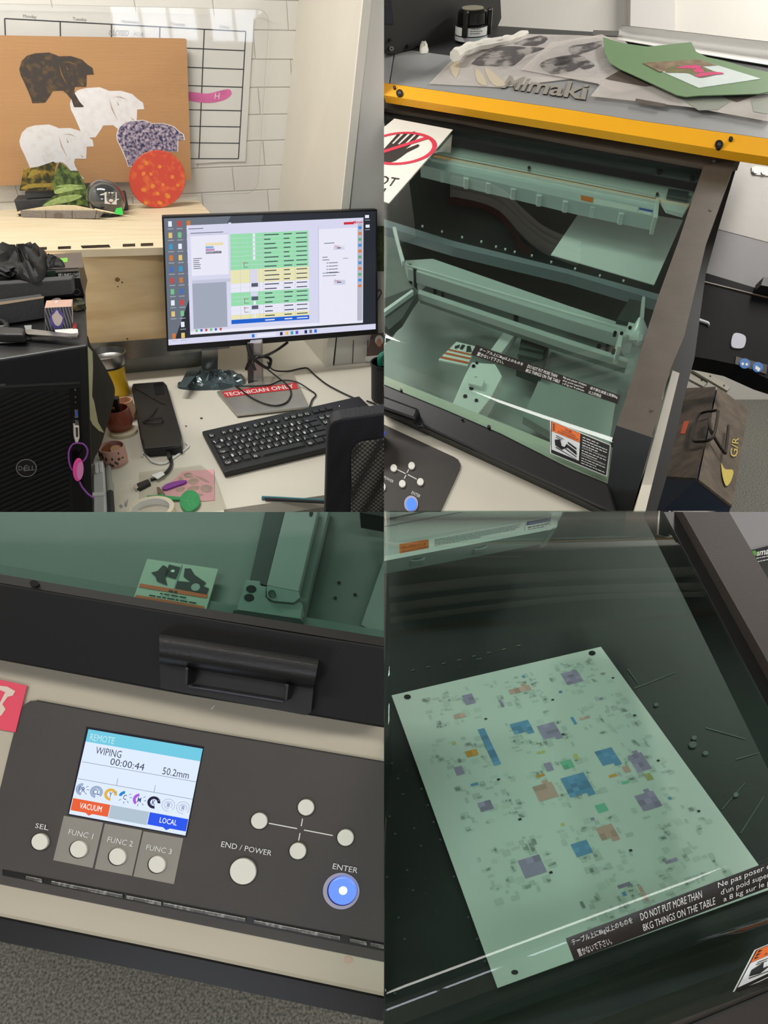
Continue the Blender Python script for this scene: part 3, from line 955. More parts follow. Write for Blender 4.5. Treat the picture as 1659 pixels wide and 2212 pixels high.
obox('contact', b + Vector((-.002, -.008, h * 1.0 + .004)), RGT * .003, Vector((0, .0008, 0)), Vector((0, 0, .003)), mat('copper', (150, 95, 60), .4), bt)
cl = thing('binder_clip', 'small steel wire clip in the terracotta pot', 'clip')
tube('wire', [b + Vector((-.020, -.012, h * .8)), b + Vector((-.018, -.014, h + .014)), b + Vector((-.008, -.016, h + .010)), b + Vector((-.006, -.014, h * .85))], .0012, chrome, cl)
tube('wire', [b + Vector((-.024, -.008, h * .8)), b + Vector((-.022, -.010, h + .018)), b + Vector((-.012, -.012, h + .013)), b + Vector((-.010, -.012, h * .85))], .0012, chrome, cl)
pg = thing('peach_pot', 'peach clay pot half hidden behind the terracotta pot', 'pot')
b2 = D.hit(276, 905)
r2 = 20 * zpx(b2)
lathe('bowl', b2, [(r2 * .7, 0), (r2, .01), (r2 * 1.02, .03), (r2 * .9, .052), (r2 * .8, .052), (r2 * .8, .02), (.001, .015)], mat('peach clay', (205, 160, 130), .6, var=.1, vscale=40), pg)
tr = thing('tape_roll', 'cream roll of tape lying flat under the terracotta pot', 'tape roll')
b = D.hit(270, 940)
r3 = 29 * zpx(b)
lathe('roll', D.hit(268, 936), [(r3 * .6, 0), (r3, 0), (r3, .008), (r3 * .6, .008)], mat('cream tape', (206, 194, 165), .6, var=.05), tr)
pp = thing('terrazzo_pot', 'pale pink pot with dark terrazzo chips holding small discs', 'pot')
b = D.hit(249, 1000)
m1 = zpx(b)
r = 28 * m1
h = hgt(D, (249, 1000), (249, 962))
pot = lathe('bowl', b, [(r * .85, 0), (r * .95, .003), (r, h * .3), (r * .97, h), (r * .88, h), (r * .88, .015), (.001, .014)], mat('pink ceramic', (196, 150, 140), .5, var=.06, vscale=30), pp)
chip = mat('terrazzo chip', (48, 48, 42), .5)
for k in range(16):
    a = math.radians(-150 + k * 8 + random.uniform(-4, 4))
    zz = h * random.uniform(.2, .9)
    c = b + Vector((math.cos(a) * r * .985, math.sin(a) * r * .985, zz))
    obox('chip', c, Vector((-math.sin(a), math.cos(a), 0)) * random.uniform(.0012, .003), Vector((0, 0, random.uniform(.0012, .003))), Vector((math.cos(a), math.sin(a), 0)) * .0007, chip, pp)
for i_, (dx_, dy_) in enumerate([(.01, .0), (-.012, .006)]):
    ds = thing('wooden_disc', ['tan round disc lying inside the terrazzo pot', 'rusty curled offcut inside the terrazzo pot'][i_], 'disc')
    lathe('disc', b + Vector((dx_, dy_, h * .8)), [(.0, 0), (.012, 0), (.012, .002), (.0, .002)], mat('tan disc %d' % i_, [(186, 140, 100), (140, 90, 60)][i_], .6), ds, axis=(.2 - .5 * i_, -.3, 1), seg=20)
# black drive box with its cable
hd = thing('external_drive', 'long black external drive enclosure lying on the desk', 'drive')
zh = .022
H_ = D.off(zh)
prism('shell', [(286, 828), (353, 823), (360, 830), (392, 938), (392, 962), (390, 964), (316, 970), (309, 966), (303, 946), (284, 838)], D, zh, .0, black_pl, hd, bevel=.004)
prism('front_step', [(309, 948), (388, 938), (392, 944), (391, 961), (312, 969)], D, zh + .002, zh - .004, black_pl, hd, bevel=.001)
prism('label_window', [(331, 828), (352, 826), (356, 851), (335, 853)], D, zh + .0006, zh - .001, mat('drive gloss', (12, 12, 14), .15), hd)
gs = thing('thin_glasses', 'folded black wire lying on top of the external drive', 'wire')
tube('wire', [D.hit(*p, zh + .003) for p in [(292, 837), (340, 865), (356, 872)]], .0012, black_mat, gs)
tube('wire', [D.hit(*p, zh + .003) for p in [(340, 880), (325, 900), (308, 911), (322, 906), (348, 902), (350, 912), (330, 915), (310, 912)]], .0012, black_mat, gs)
cbm = mat('black cable', (20, 20, 22), .45)
uc = thing('drive_cable', 'short black cable with a silver connector plugged into the drive', 'cable')
tube('lead', [D.hit(*p, .006) for p in [(361, 968), (368, 985), (370, 1003), (362, 1018), (352, 1026), (338, 1032), (325, 1036)]], .0036, cbm, uc)
prism('drive_plug', [(354, 960), (365, 958), (370, 985), (364, 990), (359, 980)], D, .012, .001, black_pl, uc, bevel=.001)
prism('plug_body', [(295, 1044), (320, 1034), (325, 1042), (300, 1055)], D, .010, .001, black_pl, uc, bevel=.001)
prism('connector', [(288.5, 1048), (297, 1044), (301, 1053), (293, 1056.5)], D, .008, .002, chrome, uc)
prism('paper_flag', [(326, 1026), (350, 1018), (356, 1024), (340, 1034)], D, .011, .009, whiteink, uc)
hk = thing('white_hook', 'bent white plastic hook lying beside the external drive', 'hook')
tube('rod', [D.hit(*p, .003) for p in [(307, 986), (306, 981), (312, 980), (322, 990), (330, 998), (348, 1002), (362, 998), (385, 982), (404, 968), (407, 962), (401, 957)]], .0024, white_pl, hk)
# tape dispenser box and marker
tb = thing('clear_plastic_case', 'small translucent white plastic case beside the computer tower', 'case')
fr_w = mat('frosted plastic', (200, 202, 200), .35, var=.05)
prism('case_body', [(201, 996), (222, 994), (226, 1062), (228, 1120), (202, 1125)], D, .03, 0, fr_w, tb, bevel=.002)
prism('latch', [(204, 1000), (212, 999), (213, 1020), (205, 1021)], D, .034, .03, white_pl, tb, bevel=.001)
prism('latch', [(213, 999), (221, 998), (222, 1018), (214, 1019)], D, .034, .03, white_pl, tb, bevel=.001)
prism('clear_lip', [(200, 1064), (226, 1062), (226, 1069), (200, 1071)], D, .033, .03, mat('clear lip', (232, 232, 230), .1), tb)
mk = thing('marker_pen', 'grey marker pen with a black cap standing by the plastic case', 'marker')
tube('barrel', [D.hit(234, 1010, .008), D.hit(238, 1068, .008)], .0058, mat('grey barrel', (148, 146, 140), .4), mk, sm=0, seg=14)
tube('cap', [D.hit(238, 1064, .008), D.hit(240, 1095, .008), D.hit(241, 1115, .008)], .0066, black_pl, mk, sm=0, seg=14)
# paper, bag, card, tags
ps = thing('notepad_sheet', 'cream sheet of note paper with a pencil scribble at the desk edge', 'paper')
prism('sheet', [(246, 1042), (300, 1034), (470, 1045), (490, 1130), (246, 1140)], D, .0016, .0002, mat('note paper', (218, 210, 194), .7, var=.02), ps)
face('scribble', [[(268, 1088), (272, 1078), (270, 1090), (277, 1076), (274, 1094), (270, 1096)], [(257, 1092), (262, 1089), (266, 1095), (260, 1098)]], D, .002, pencil, ps)
zbag = glass('clear film', (.93, .93, .92), .12, 1.45, .8)
bgx = thing('clear_bag', 'clear plastic sleeve spread over the desk around the pink card', 'bag')
prism('film', [(300, 1020), (434, 1004), (466, 1030), (490, 1100), (420, 1112), (300, 1106)], D, .0042, .0040, zbag, bgx)
pcd_ = thing('pink_stencil_card', 'pink card with cut-out organic shapes inside the clear sleeve', 'card')
pkc = mat('pale pink card', (226, 170, 176), .6, var=.02)
prism('card', [(396, 1018), (462, 1014), (464, 1080), (440, 1082), (352, 1076), (352, 1055)], D, .0036, .0018, pkc, pcd_)
hole = mat('stencil hole', (176, 152, 140), .6, var=.1)
for P_ in [[(397, 1023), (410, 1021), (418, 1028), (410, 1032), (399, 1030)], [(421, 1027), (440, 1033), (453, 1042), (440, 1039)], [(405, 1040), (420, 1032), (430, 1038), (418, 1047)], [(404, 1056), (415, 1050), (430, 1050), (428, 1057), (412, 1058)], [(434, 1050), (446, 1047), (458, 1052), (455, 1062), (442, 1063), (434, 1058)], [(380, 1056), (398, 1052), (396, 1060), (382, 1062)], [(388, 1030), (396, 1034), (392, 1042), (385, 1038)], [(425, 1066), (440, 1068), (430, 1072)]]:
    face('cut_out', [spl(P_, 4)], D, .0040, hole, pcd_)
pu = thing('purple_tie', 'short purple plastic strap lying on the pink card', 'strap')
prism('strap', spl([(350, 1052), (362, 1044), (385, 1038), (402, 1037), (400, 1042), (380, 1049), (360, 1056), (352, 1056)], 3), D, .0085, .0045, mat('purple plastic', (122, 44, 140), .35), pu, bevel=.0006)
gl = thing('green_leaf_tag', 'green leaf-shaped luggage tag with its strap', 'tag')
gmm = mat('green silicone', (38, 142, 82), .4, var=.05)
prism('leaf', spl([(388, 1078), (396, 1064), (408, 1058), (424, 1062), (432, 1078), (428, 1092), (414, 1102), (400, 1102), (390, 1092)], 3), D, .010, .0046, gmm, gl, bevel=.0012)
prism('strap', [(317, 1070), (345, 1069), (392, 1073), (396, 1078), (345, 1078), (318, 1076)], D, .009, .0046, gmm, gl, bevel=.0008)
prism('buckle', [(341, 1068), (354, 1067), (355, 1079), (343, 1080)], D, .011, .009, gmm, gl, bevel=.0006)
vein = mat('pale green vein', (70, 165, 105), .4)
for a, b_ in [((392, 1080), (428, 1084)), ((405, 1079), (414, 1066)), ((415, 1081), (424, 1070)), ((404, 1082), (412, 1097)), ((415, 1084), (422, 1094))]:
    bar('vein', a, b_, .8, .4, D, .0098, .0105, vein, gl)
kn = tag(prism('metal_offcut', [(338, 1052), (344, 1052), (357, 1068), (356, 1071), (340, 1064)], D, .008, .004, mat('dull bronze', (120, 105, 88), .4, .7)), 'small dull metal offcut beside the green tag strap', 'offcut')
tp2 = thing('masking_tape', 'cream masking tape roll at the front edge of the desk', 'tape roll')
b = D.hit(329, 1114)
r3 = 49 * zpx(b)
lathe('roll', b, [(r3 * .86, 0), (r3, 0), (r3, .018), (r3 * .86, .018), (r3 * .86, 0)], mat('masking tape', (216, 202, 172), .6, var=.03), tp2, seg=48)
lathe('core', b, [(r3 * .8, 0), (r3 * .865, 0), (r3 * .865, .0175), (r3 * .8, .0175), (r3 * .8, 0)], mat('white core', (208, 206, 202), .6), tp2, seg=48)
pen = thing('teal_pen', 'slim teal and black pencil lying before the office chair', 'pen')
tube('barrel', [D.hit(566, 1075.5, .004), D.hit(600, 1077, .004), D.hit(760, 1086, .004)], .0042, mat('teal lacquer', (28, 110, 124), .35), pen, sm=0, seg=6)
tube('stripe', [D.hit(572, 1077.5, .0055), D.hit(600, 1079, .0055), D.hit(760, 1088, .0055)], .0034, black_pl, pen, sm=0, seg=6)

# ------------------------------------------------------------------ anti-static bag
ab = thing('antistatic_bag', 'crumpled grey translucent anti-static bag lying below the monitor', 'bag')
foil = mat('anti-static film', (84, 98, 102), .16, .35, var=.2, vscale=60, bump=.9, bscale=70, spec=.8)
lump('film', [(384, 838), (392, 826), (405, 817), (440, 813), (500, 813), (528, 817), (532, 830), (526, 842), (470, 842), (420, 843)], D, .001, .026, foil, ab, .55, 23, ringsn=7)
prism('flap', [(386, 836), (404, 800), (436, 790), (430, 804), (400, 838)], D, .034, .032, foil, ab)
# ------------------------------------------------------------------ monitor
MP = plane3((362, 760, 1.75), (817, 723, 1.90), (350, 467, 1.585))
mo = thing('computer_monitor', 'wide black flat monitor showing print software on its stand', 'monitor')
mb = mat('monitor bezel', (18, 18, 20), .4, var=.1)
prism('housing', [(349.5, 467), (815, 452), (817, 722), (361, 760)], MP, 0, -.028, mb, mo, bevel=.002)
def em(name, c, e=1.0):
    return mat('screen ' + name, c, .3, emit=e, spec=.3)
SC = Sheet([(354, 472), (812, 456), (811.5, 711), (364, 746)], MP, .0006)
bgA, bgB = em('desk grey', (104, 112, 124)), em('desk dark', (38, 42, 50))
prints('screen', [(0, 0, 1, 1, bgB), ], SC, 0, mo)
scr = prints('wallpaper', [([(0, 0), (.3, 0), (.12, .55), (.02, 1), (0, 1)], bgA), ([(.3, 0), (.45, 0), (.3, .8), (.12, .55)], em('desk mid', (66, 72, 82)))], SC, .0001, mo)
lav, whi, wg, gry, lgr = em('lavender', (214, 214, 238)), em('white', (232, 232, 246)), em('lilac grey', (196, 198, 220)), em('panel grey', (160, 168, 184)), em('line grey', (180, 182, 196))
grn_, yl_, blu_ = em('row green', (150, 220, 172)), em('row cream', (232, 228, 178)), em('row blue', (26, 96, 205))
tx_ = em('text', (70, 74, 92))
red_ = em('red', (205, 40, 60))
prints('task_bar', [(0, .953, 1, 1, lav)], SC, .0002, mo)
tb_ = [(.385, em('tile blue', (30, 120, 225))), (.52, em('k1', (40, 40, 60))), (.548, em('k2', (235, 190, 80))), (.572, em('k3', (60, 160, 180))), (.596, em('k4', (90, 90, 200))), (.64, em('k5', (20, 40, 90))), (.664, em('k6', (90, 110, 130))), (.688, em('k7', (40, 110, 220)))]
prints('task_icon', [(u, .962, u + .013, .99, m_) for u, m_ in tb_] + [(.41, .966, .50, .988, whi)], SC, .0003, mo, kind='stuff')
WN = Sheet([(403, 487), (785, 470), (784, 697), (411, 723)], MP, .0010)
prints('app_window', [(0, 0, 1, 1, lav)], WN, 0, mo)
it = [(.0, .085, .23, .088, lgr), (.02, .1, .225, .46, whi), (.02, .50, .235, .53, wg), (.02, .53, .21, .95, gry),
      (.10, .165, .197, .19, em('bar yellow', (235, 215, 140))), (.10, .197, .145, .217, em('bar cyan', (60, 150, 205))), (.10, .22, .15, .24, em('bar magenta', (170, 70, 150))), (.10, .243, .187, .265, em('bar black', (60, 60, 84))),
      (.74, .09, .965, .97, whi), (.735, .06, .737, .98, lgr), (.825, .255, .89, .29, wg), (.825, .575, .893, .62, wg), (.966, .06, .995, .98, lgr), (.0, .97, 1, 1, whi),
      (.885, .035, .945, .058, red_)]
prints('window_panels', it, WN, .0001, mo, kind='stuff')
marks = []
for r in range(9):
    marks += [(.03, .30 + r * .018, .03 + random.uniform(.03, .05), .306 + r * .018, tx_)] if r < 6 else []
marks += [(.77, .22, .83, .226, tx_), (.76, .35, .79, .356, tx_), (.76, .375, .80, .381, tx_), (.88, .37, .91, .374, tx_)]
for r in range(4):
    marks += [(.795, .405 + r * .03, .85, .411 + r * .03, tx_), (.785, .403 + r * .03, .79, .413 + r * .03, tx_)]
marks += [(.76, .50, .86, .505, tx_), (.76, .525, .84, .53, tx_), (.845, .268, .868, .277, tx_), (.845, .592, .87, .601, tx_), (.02, .07, .2, .076, tx_), (.01, .03, .09, .036, tx_)]
for r in range(11):
    marks += [(.971, .08 + r * .055, .99, .105 + r * .055, em('ic%d' % (r % 3), [(60, 140, 220), (220, 120, 60), (90, 170, 120)][r % 3]))]
for k in range(6):
    marks += [(.03 + k * .027, .955, .042 + k * .027, .978, em('ft%d' % (k % 3), [(110, 190, 100), (60, 100, 180), (190, 80, 70)][k % 3]))]
prints('window_marks', marks, WN, .0003, mo, kind='stuff')
lettering('lettering', [('Mimaki', tq(762, 483.5, 783, 482.5, 6.5, .3), .02), ('Start', tq(722.5, 534, 733, 533.5, 5)), ('Start', tq(723, 608.5, 734, 608, 5))], MP, .0014, [red_], mo)
TB = Sheet([(497, 506), (666, 498), (668, 690), (500, 701)], MP, .0012)
rows = ['g'] * 8 + ['y'] * 3 + ['w'] * 2 + ['g'] * 3 + ['w'] * 2 + ['y', 'b']
its = []
for k, c in enumerate(rows):
    its.append((0, k / 20, 1, (k + 1) / 20 - .003, {'g': grn_, 'y': yl_, 'w': whi, 'b': blu_}[c]))
prints('table_row', its, TB, 0, mo, kind='stuff')
its = []
for k, c in enumerate(rows):
    tm = whi if c == 'b' else tx_
    v = (k + .38) / 20
    its += [(.43, v, .43 + random.uniform(.08, .2), v + .012, tm), (.68, v, .68 + random.uniform(.05, .13), v + .012, tm), (.84, v, .98, v + .011, tm)]
    if k < 6 or k in (12, 15, 17, 18):
        its.append((.285, k / 20 + .004, .315, (k + 1) / 20 - .006, whi))
    elif k in (11, 14, 16):
        its.append((.26, k / 20 + .004, .345, (k + 1) / 20 - .004, em('thumb', (86, 90, 110))))
    elif k in (8, 9, 10, 13):
        its.append((.25, k / 20 + .003, .34, (k + 1) / 20 - .004, lav))
for k in (6, 14, 16):
    its += [(.17, (k + .5) / 20, .175, (k + 1.5) / 20, tx_), (.17, (k + .48) / 20, .225, (k + .58) / 20, tx_), (.17, (k + 1.42) / 20, .225, (k + 1.52) / 20, tx_), (.16, (k + .35) / 20, .185, (k + .6) / 20, em('coral', (225, 120, 120)))]
for u in (.12, .24, .36, .41, .67, .82):
    its.append((u, 0, u + .003, .95, lgr))
prints('table_mark', its, TB, .0002, mo, kind='stuff')
icc = [(230, 235, 245), (70, 110, 180), (225, 195, 120), (200, 70, 70), (60, 150, 200), (120, 190, 140), (200, 120, 60)]
its = []
for r in range(11):
    y = .035 + r * .0885
    for c in range(3):
        if c == 2 and r > 5 or (c == 0 and r == 9):
            continue
        its.append((.018 + c * .041, y - .012, .034 + c * .041, y + .03, em('icon %d' % ((r * 2 + c * 3) % 7), icc[(r * 2 + c * 3) % 7])))
        its.append((.014 + c * .041, y + .045, .04 + c * .041, y + .05, lgr))
its += [(.24, .06, .262, .09, whi), (.288, .05, .3, .09, whi), (.945, .03, .965, .055, whi), (.948, .11, .968, .135, whi), (.945, .07, .97, .074, lgr), (.945, .15, .97, .154, lgr)]
prints('desktop_icon', its, SC, .0003, mo, kind='stuff')
# stand and base
bz = D.hit(560, 828)
s0 = D.hit(556, 826)
SV = Pl(s0, Vector((0.05, -1, 0)))
col = mat('silver stand', (186, 180, 178), .35, .7, var=.06)
prism('stand_column', [(538, 740), (566, 738), (568, 830), (541, 833)], SV, .012, -.012, col, mo, bevel=.004, zmin=.754)
prism('stand_spine', [(534, 742), (547, 742), (548, 834), (536, 832)], SV, .016, .004, mat('dark spine', (70, 66, 66), .35), mo, zmin=.754)
lettering('logo', [('DELL', tq(552, 819, 564, 818.5, 4))], SV, .0165, mat('stand logo', (110, 104, 104), .4), mo)
bsm = mat('satin base', (176, 172, 164), .32, .6, var=.04)
BS = [(468, 845), (632, 804), (668, 878), (512, 896)]
base = prism('base_plate', BS, D, .010, .004, bsm, mo, bevel=.0015)
prism('base_foot', [(470, 848), (632, 808), (667, 880), (513, 899)], D, .004, 0, black_pl, mo)
lb = thing('warning_label', 'red strip label reading TECHNICIAN ONLY stuck on the monitor base', 'label')
prism('strip', [(480, 846), (639, 826.5), (645, 839), (487, 858)], D, .0112, .0102, mat('red label', (200, 44, 52), .45, var=.03), lb)
lettering('lettering', [('TECHNICIAN ONLY', [(484, 849), (632, 829.5), (637, 837.5), (489, 856)], .015)], D, .0114, whiteink, lb)
# cables
cbl = mat('black rubber', (18, 18, 19), .4)
def cable(label, P, r=.0026, sub=None):
    c = thing('cable', label, 'cable', 'black cables around the monitor')
    tube('lead', P, r, cbl, c, seg=8)
    return c
cable('thick black cable looping from the back of the monitor to its stand', [MP.hit(622, 739, -.03), MP.hit(600, 755, -.03), SV.hit(575, 768, .02), SV.hit(556, 772, .02), SV.hit(546, 782, .034), SV.hit(552, 800, .042)], .004)
cable('black cable running down the front of the monitor stand', [SV.hit(534, 745, .02), SV.hit(541, 768, .03), SV.hit(556, 782, .03), SV.hit(578, 795, .02), SV.hit(585, 780, .0), SV.hit(578, 772, -.01), SV.hit(556, 770, .01), SV.hit(540, 780, .02), SV.hit(532, 798, .01)], .0045)
cable('thin black cable drawing a wide loop over the red label', [SV.hit(568, 790, .03), D.hit(600, 815, .03), D.hit(622, 833, .016), D.hit(629, 850, .013), D.hit(620, 868, .013), D.hit(600, 876, .013), D.hit(575, 873, .013), D.hit(545, 860, .013), D.hit(515, 838, .014), D.hit(512, 834, .014), D.hit(550, 834, .014), D.hit(585, 831, .014), D.hit(608, 822, .014), D.hit(640, 825, .014), D.hit(672, 844, .004), D.hit(682, 853, .004), D.hit(674, 864, .004), D.hit(669, 879, .006)], .0022)
cable('thin black cable trailing behind the keyboard across the desk', [SV.hit(578, 782, .02), D.hit(590, 799, .02), D.hit(620, 802, .004), D.hit(650, 796, .004), D.hit(665, 796, .004), D.hit(680, 810, .004), D.hit(710, 833, .004), D.hit(758, 857, .004), D.hit(775, 862, .004)], .0023)
cable('thin black cable leaving the keyboard past its number pad', [D.hit(792, 866, .006), D.hit(810, 873, .004), D.hit(832, 888, .004)], .0024)
# ------------------------------------------------------------------ keyboard
kb = thing('keyboard', 'full size black keyboard with white legends on the desk', 'keyboard')
KQ = [(436, 931), (776, 855), (855, 932), (484, 1020)]
prism('tray', KQ, D, .016, .002, mat('keyboard black', (18, 18, 19), .5, var=.1), kb, bevel=.003)
KS = Sheet(KQ, D, .016)
keym = mat('key cap', (27, 27, 29), .45, var=.1)
def keys(v0, v1, row):
    u = .018
    for w, t in row:
        if t is not None:
            P = [KS.P(a, b_) for a, b_ in ((u + .0025, v0 + .012), (u + w - .0025, v0 + .012), (u + w - .0025, v1 - .012), (u + .0025, v1 - .012))]
            c = sum(P, Vector()) / 4
            T = [c + (p - c) * .86 + Z3 * .0035 for p in P]
            V_, F_ = loft([P, T])
            link('key', V_, F_, keym, kb)
            if t:
                uu = u + w * .28
                vv = v0 + (v1 - v0) * .5
                q = [KS.px(uu, vv - .03), KS.px(uu + .012 * max(1, len(t) * .55), vv - .03), KS.px(uu + .012 * max(1, len(t) * .55), vv + .028), KS.px(uu, vv + .028)]
                leg.append((t, q, .01))
        u += w
leg = []
k1 = .0425
G = lambda w: (w, None)
keys(.10, .21, [(k1, 'Esc'), G(.035)] + [(k1, 'F%d' % i) for i in (1, 2, 3, 4)] + [G(.022)] + [(k1, 'F%d' % i) for i in (5, 6, 7, 8)] + [G(.022)] + [(k1, 'F%d' % i) for i in (9, 10, 11, 12)] + [G(.012)] + [(k1, '')] * 3)
keys(.26, .385, [(k1, t) for t in '`1234567890-='] + [(k1 * 2, '←'), G(.012)] + [(k1, 'Ins'), (k1, 'Home'), (k1, 'PgUp')] + [G(.012)] + [(k1, t) for t in ('Num', '/', '*', '-')])
keys(.385, .51, [(k1 * 1.5, 'Tab')] + [(k1, t) for t in 'QWERTYUIOP[]'] + [(k1 * 1.5, ''), G(.012)] + [(k1, 'Del'), (k1, 'End'), (k1, 'PgDn')] + [G(.012)] + [(k1, t) for t in '789'] + [(k1, '+')])
keys(.51, .635, [(k1 * 1.75, 'Caps')] + [(k1, t) for t in "ASDFGHJKL;'#"] + [(k1 * 1.25, ''), G(.012), G(k1 * 3), G(.012)] + [(k1, t) for t in '456'] + [(k1, '')])
keys(.635, .76, [(k1 * 1.25, '^'), (k1, '|')] + [(k1, t) for t in 'ZXCVBNM,./'] + [(k1 * 2.75, '^'), G(.012), G(k1), (k1, '^'), G(k1), G(.012)] + [(k1, t) for t in '123'] + [(k1, 'Enter')])
keys(.76, .885, [(k1 * 1.25, 'Ctrl'), (k1 * 1.25, 'fn'), (k1 * 1.25, ''), (k1 * 1.25, 'Alt'), (k1 * 6.25, ''), (k1 * 1.25, 'Alt'), (k1 * 1.25, ''), (k1 * 1.25, ''), (k1 * 1.25, 'Ctrl'), G(.012), (k1, '<'), (k1, 'v'), (k1, '>'), G(.012), (k1 * 2, '0'), (k1, '.'), (k1, '')])
lettering('lettering', leg, D, .0200, mat('key legend', (205, 205, 205), .5), kb, kind='stuff')
prism('status_light', ell(733, 877, 1.2, 1.2, 8), D, .0168, .016, whiteink, kb)
# ------------------------------------------------------------------ office chair
CB = plane3((705, 1106, 1.1), (829, 1106, 1.12), (711, 925, 1.0))
ch = thing('office_chair', 'black mesh-backed office chair pushed up to the desk', 'chair')
def meshmat(name, c1, c2, scale):
    m_ = mat(name, c1, .6)
    nt_ = m_.node_tree
    b_ = nt_.nodes['Principled BSDF']
    tc = nt_.nodes.new('ShaderNodeTexCoord')
    mp_ = nt_.nodes.new('ShaderNodeMapping')
    mp_.inputs['Rotation'].default_value = (0, math.radians(45), 0)
    nt_.links.new(tc.outputs['Object'], mp_.inputs[0])
    ck = nt_.nodes.new('ShaderNodeTexVoronoi')
    ck.inputs['Scale'].default_value = scale
    ck.inputs['Randomness'].default_value = .0
    nt_.links.new(mp_.outputs[0], ck.inputs['Vector'])
    rp = nt_.nodes.new('ShaderNodeValToRGB')
    rp.color_ramp.elements[0].position, rp.color_ramp.elements[1].position = .32, .5
    rp.color_ramp.elements[0].color, rp.color_ramp.elements[1].color = lin(c2), lin(c1)
    nt_.links.new(ck.outputs['Distance'], rp.inputs[0])
    nt_.links.new(rp.outputs[0], b_.inputs['Base Color'])
    return m_
prism('back_frame', [(700, 1200), (703, 1106), (706, 1000), (707, 967), (708, 945), (711, 925), (715, 916), (722, 909), (737, 904), (780, 898), (860, 888), (860, 1200)], CB, 0, -.03, meshmat('dark mesh', (26, 28, 36), (14, 15, 20), 190), ch, bevel=.004)
prism('back_pad', [(757, 1200), (758, 1106), (759, 990), (761, 975), (768, 964), (778, 957), (789, 954), (860, 944), (860, 1200)], CB, .004, 0, meshmat('grey mesh', (40, 40, 40), (120, 118, 112), 170), ch, bevel=.003)
# ------------------------------------------------------------------ things at the right end of the desk
ph = thing('pen_pot', 'black wire mesh pen pot holding green handled tools', 'pen pot')
b = D.hit(838, 862)
r = 36 * zpx(b)
h = hgt(D, (838, 862), (838, 786))
lathe('mesh_cup', b, [(r * .92, 0), (r, .004), (r * .98, h), (r * .93, h), (r * .93, .006), (.001, .005)], meshmat('pot mesh', (22, 22, 24), (52, 54, 54), 260), ph, clip=True)
lathe('rim', b, [(r * .98, h), (r * 1.03, h), (r * 1.03, h + .006), (r * .96, h + .006), (r * .96, h)], black_pl, ph)
gt = thing('green_tool', 'teal green plastic handle standing in the pen pot', 'tool')
tube('handle', [b + Vector((-.014, -.008, h * .7)), b + Vector((-.02, -.01, h + .02)), b + Vector((0, 0, h + .03))], .008, mat('teal plastic', (20, 120, 96), .4), gt)
sn = tag(prism('sticky_note', [(806, 882), (840, 878), (845, 892), (812, 893)], D, .003, .0005, mat('yellow note', (215, 200, 110), .7)), 'small yellow sticky note behind the office chair', 'note')
pcw = thing('portrait_card', 'printed portrait postcard of a white-haired woman beside the pen pot', 'postcard')
PCd = P1.off(.02)
prism('card', [(802, 722), (850, 716), (850, 776), (789, 781)], PCd, .001, 0, mat('card print', (86, 76, 70), .5, col2=(140, 60, 60), vscale=60, thr=(.55, .7)), pcw)
face('print', [ell(819, 735, 9, 11, 16)], PCd, .0015, mat('hair white', (205, 202, 198), .6), pcw)
face('print', [ell(819, 740, 6, 9, 16)], PCd, .0018, mat('skin tone', (186, 132, 108), .6), pcw)
face('print', [[(790, 770), (830, 766), (830, 780), (789, 781)]], PCd, .0018, paperw, pcw)
po = thing('garden_poster', 'edge of a dark green garden poster pinned beside the monitor', 'poster')
prism('poster', [(812, 489), (850, 487), (850, 586), (814, 586)], P1, .002, .0005, mat('garden print', (28, 46, 26), .5, col2=(90, 100, 50), vscale=60), po)
hk2 = thing('wire_hook', 'small white wire hook on the boards behind the monitor', 'hook')
tube('wire', [P1.hit(*p, .01) for p in [(814, 650), (820, 640), (824, 632), (820, 626), (815, 630)]], .002, mat('grey wire', (80, 80, 80), .5), hk2)
# ================================================================== the flatbed printer (upper right)
CLIP[:] = [(Vector((0, 0, 0)), Vector((-1, 0, 0))), (CAM - UPV * .012, -UPV)]
def zc(ox, oy, s, pts):
    return [(ox + x / s, oy + y / s) for x, y in pts]
def plane_line(A, B, n):
    e = (B - A).normalized()
    n = n - e * n.dot(e)
    return Pl(A, n)
G = Pl(at(1200, 300, 1.5), camn(.078, .615, .783))
green_glass = glass('green tinted acrylic', (.785, .88, .84), .01, 1.45, 1.5)
brown = mat('brown black powder coat', (80, 71, 61), .5, var=.15, vscale=20, bump=.1, bscale=700)
lipm = mat('black lip', (14, 15, 15), .4, var=.1)
greyp = mat('grey hood paint', (150, 150, 150), .45, var=.03, vscale=6)
yellow = mat('yellow paint', (246, 176, 26), .45, var=.03, vscale=8)
creamp = mat('cream machine paint', (208, 202, 188), .5, var=.02, vscale=8)
palei = mat('pale interior paint', (226, 226, 222), .5, var=.04, vscale=8)
alu = mat('anodised aluminium', (226, 228, 226), .35, .15, var=.05)
scw = mat('screw steel', (165, 165, 160), .3, 1)
blackscw = mat('black screw', (24, 24, 26), .35)

beamm = mat('beam grey paint', (190, 194, 191), .5, var=.04, vscale=8)
floori = mat('inside floor paint', (172, 177, 173), .5, var=.04, vscale=8)
pn = thing('flatbed_printer', 'large flatbed printer with grey hood, yellow stripe and green glass cover', 'printer')
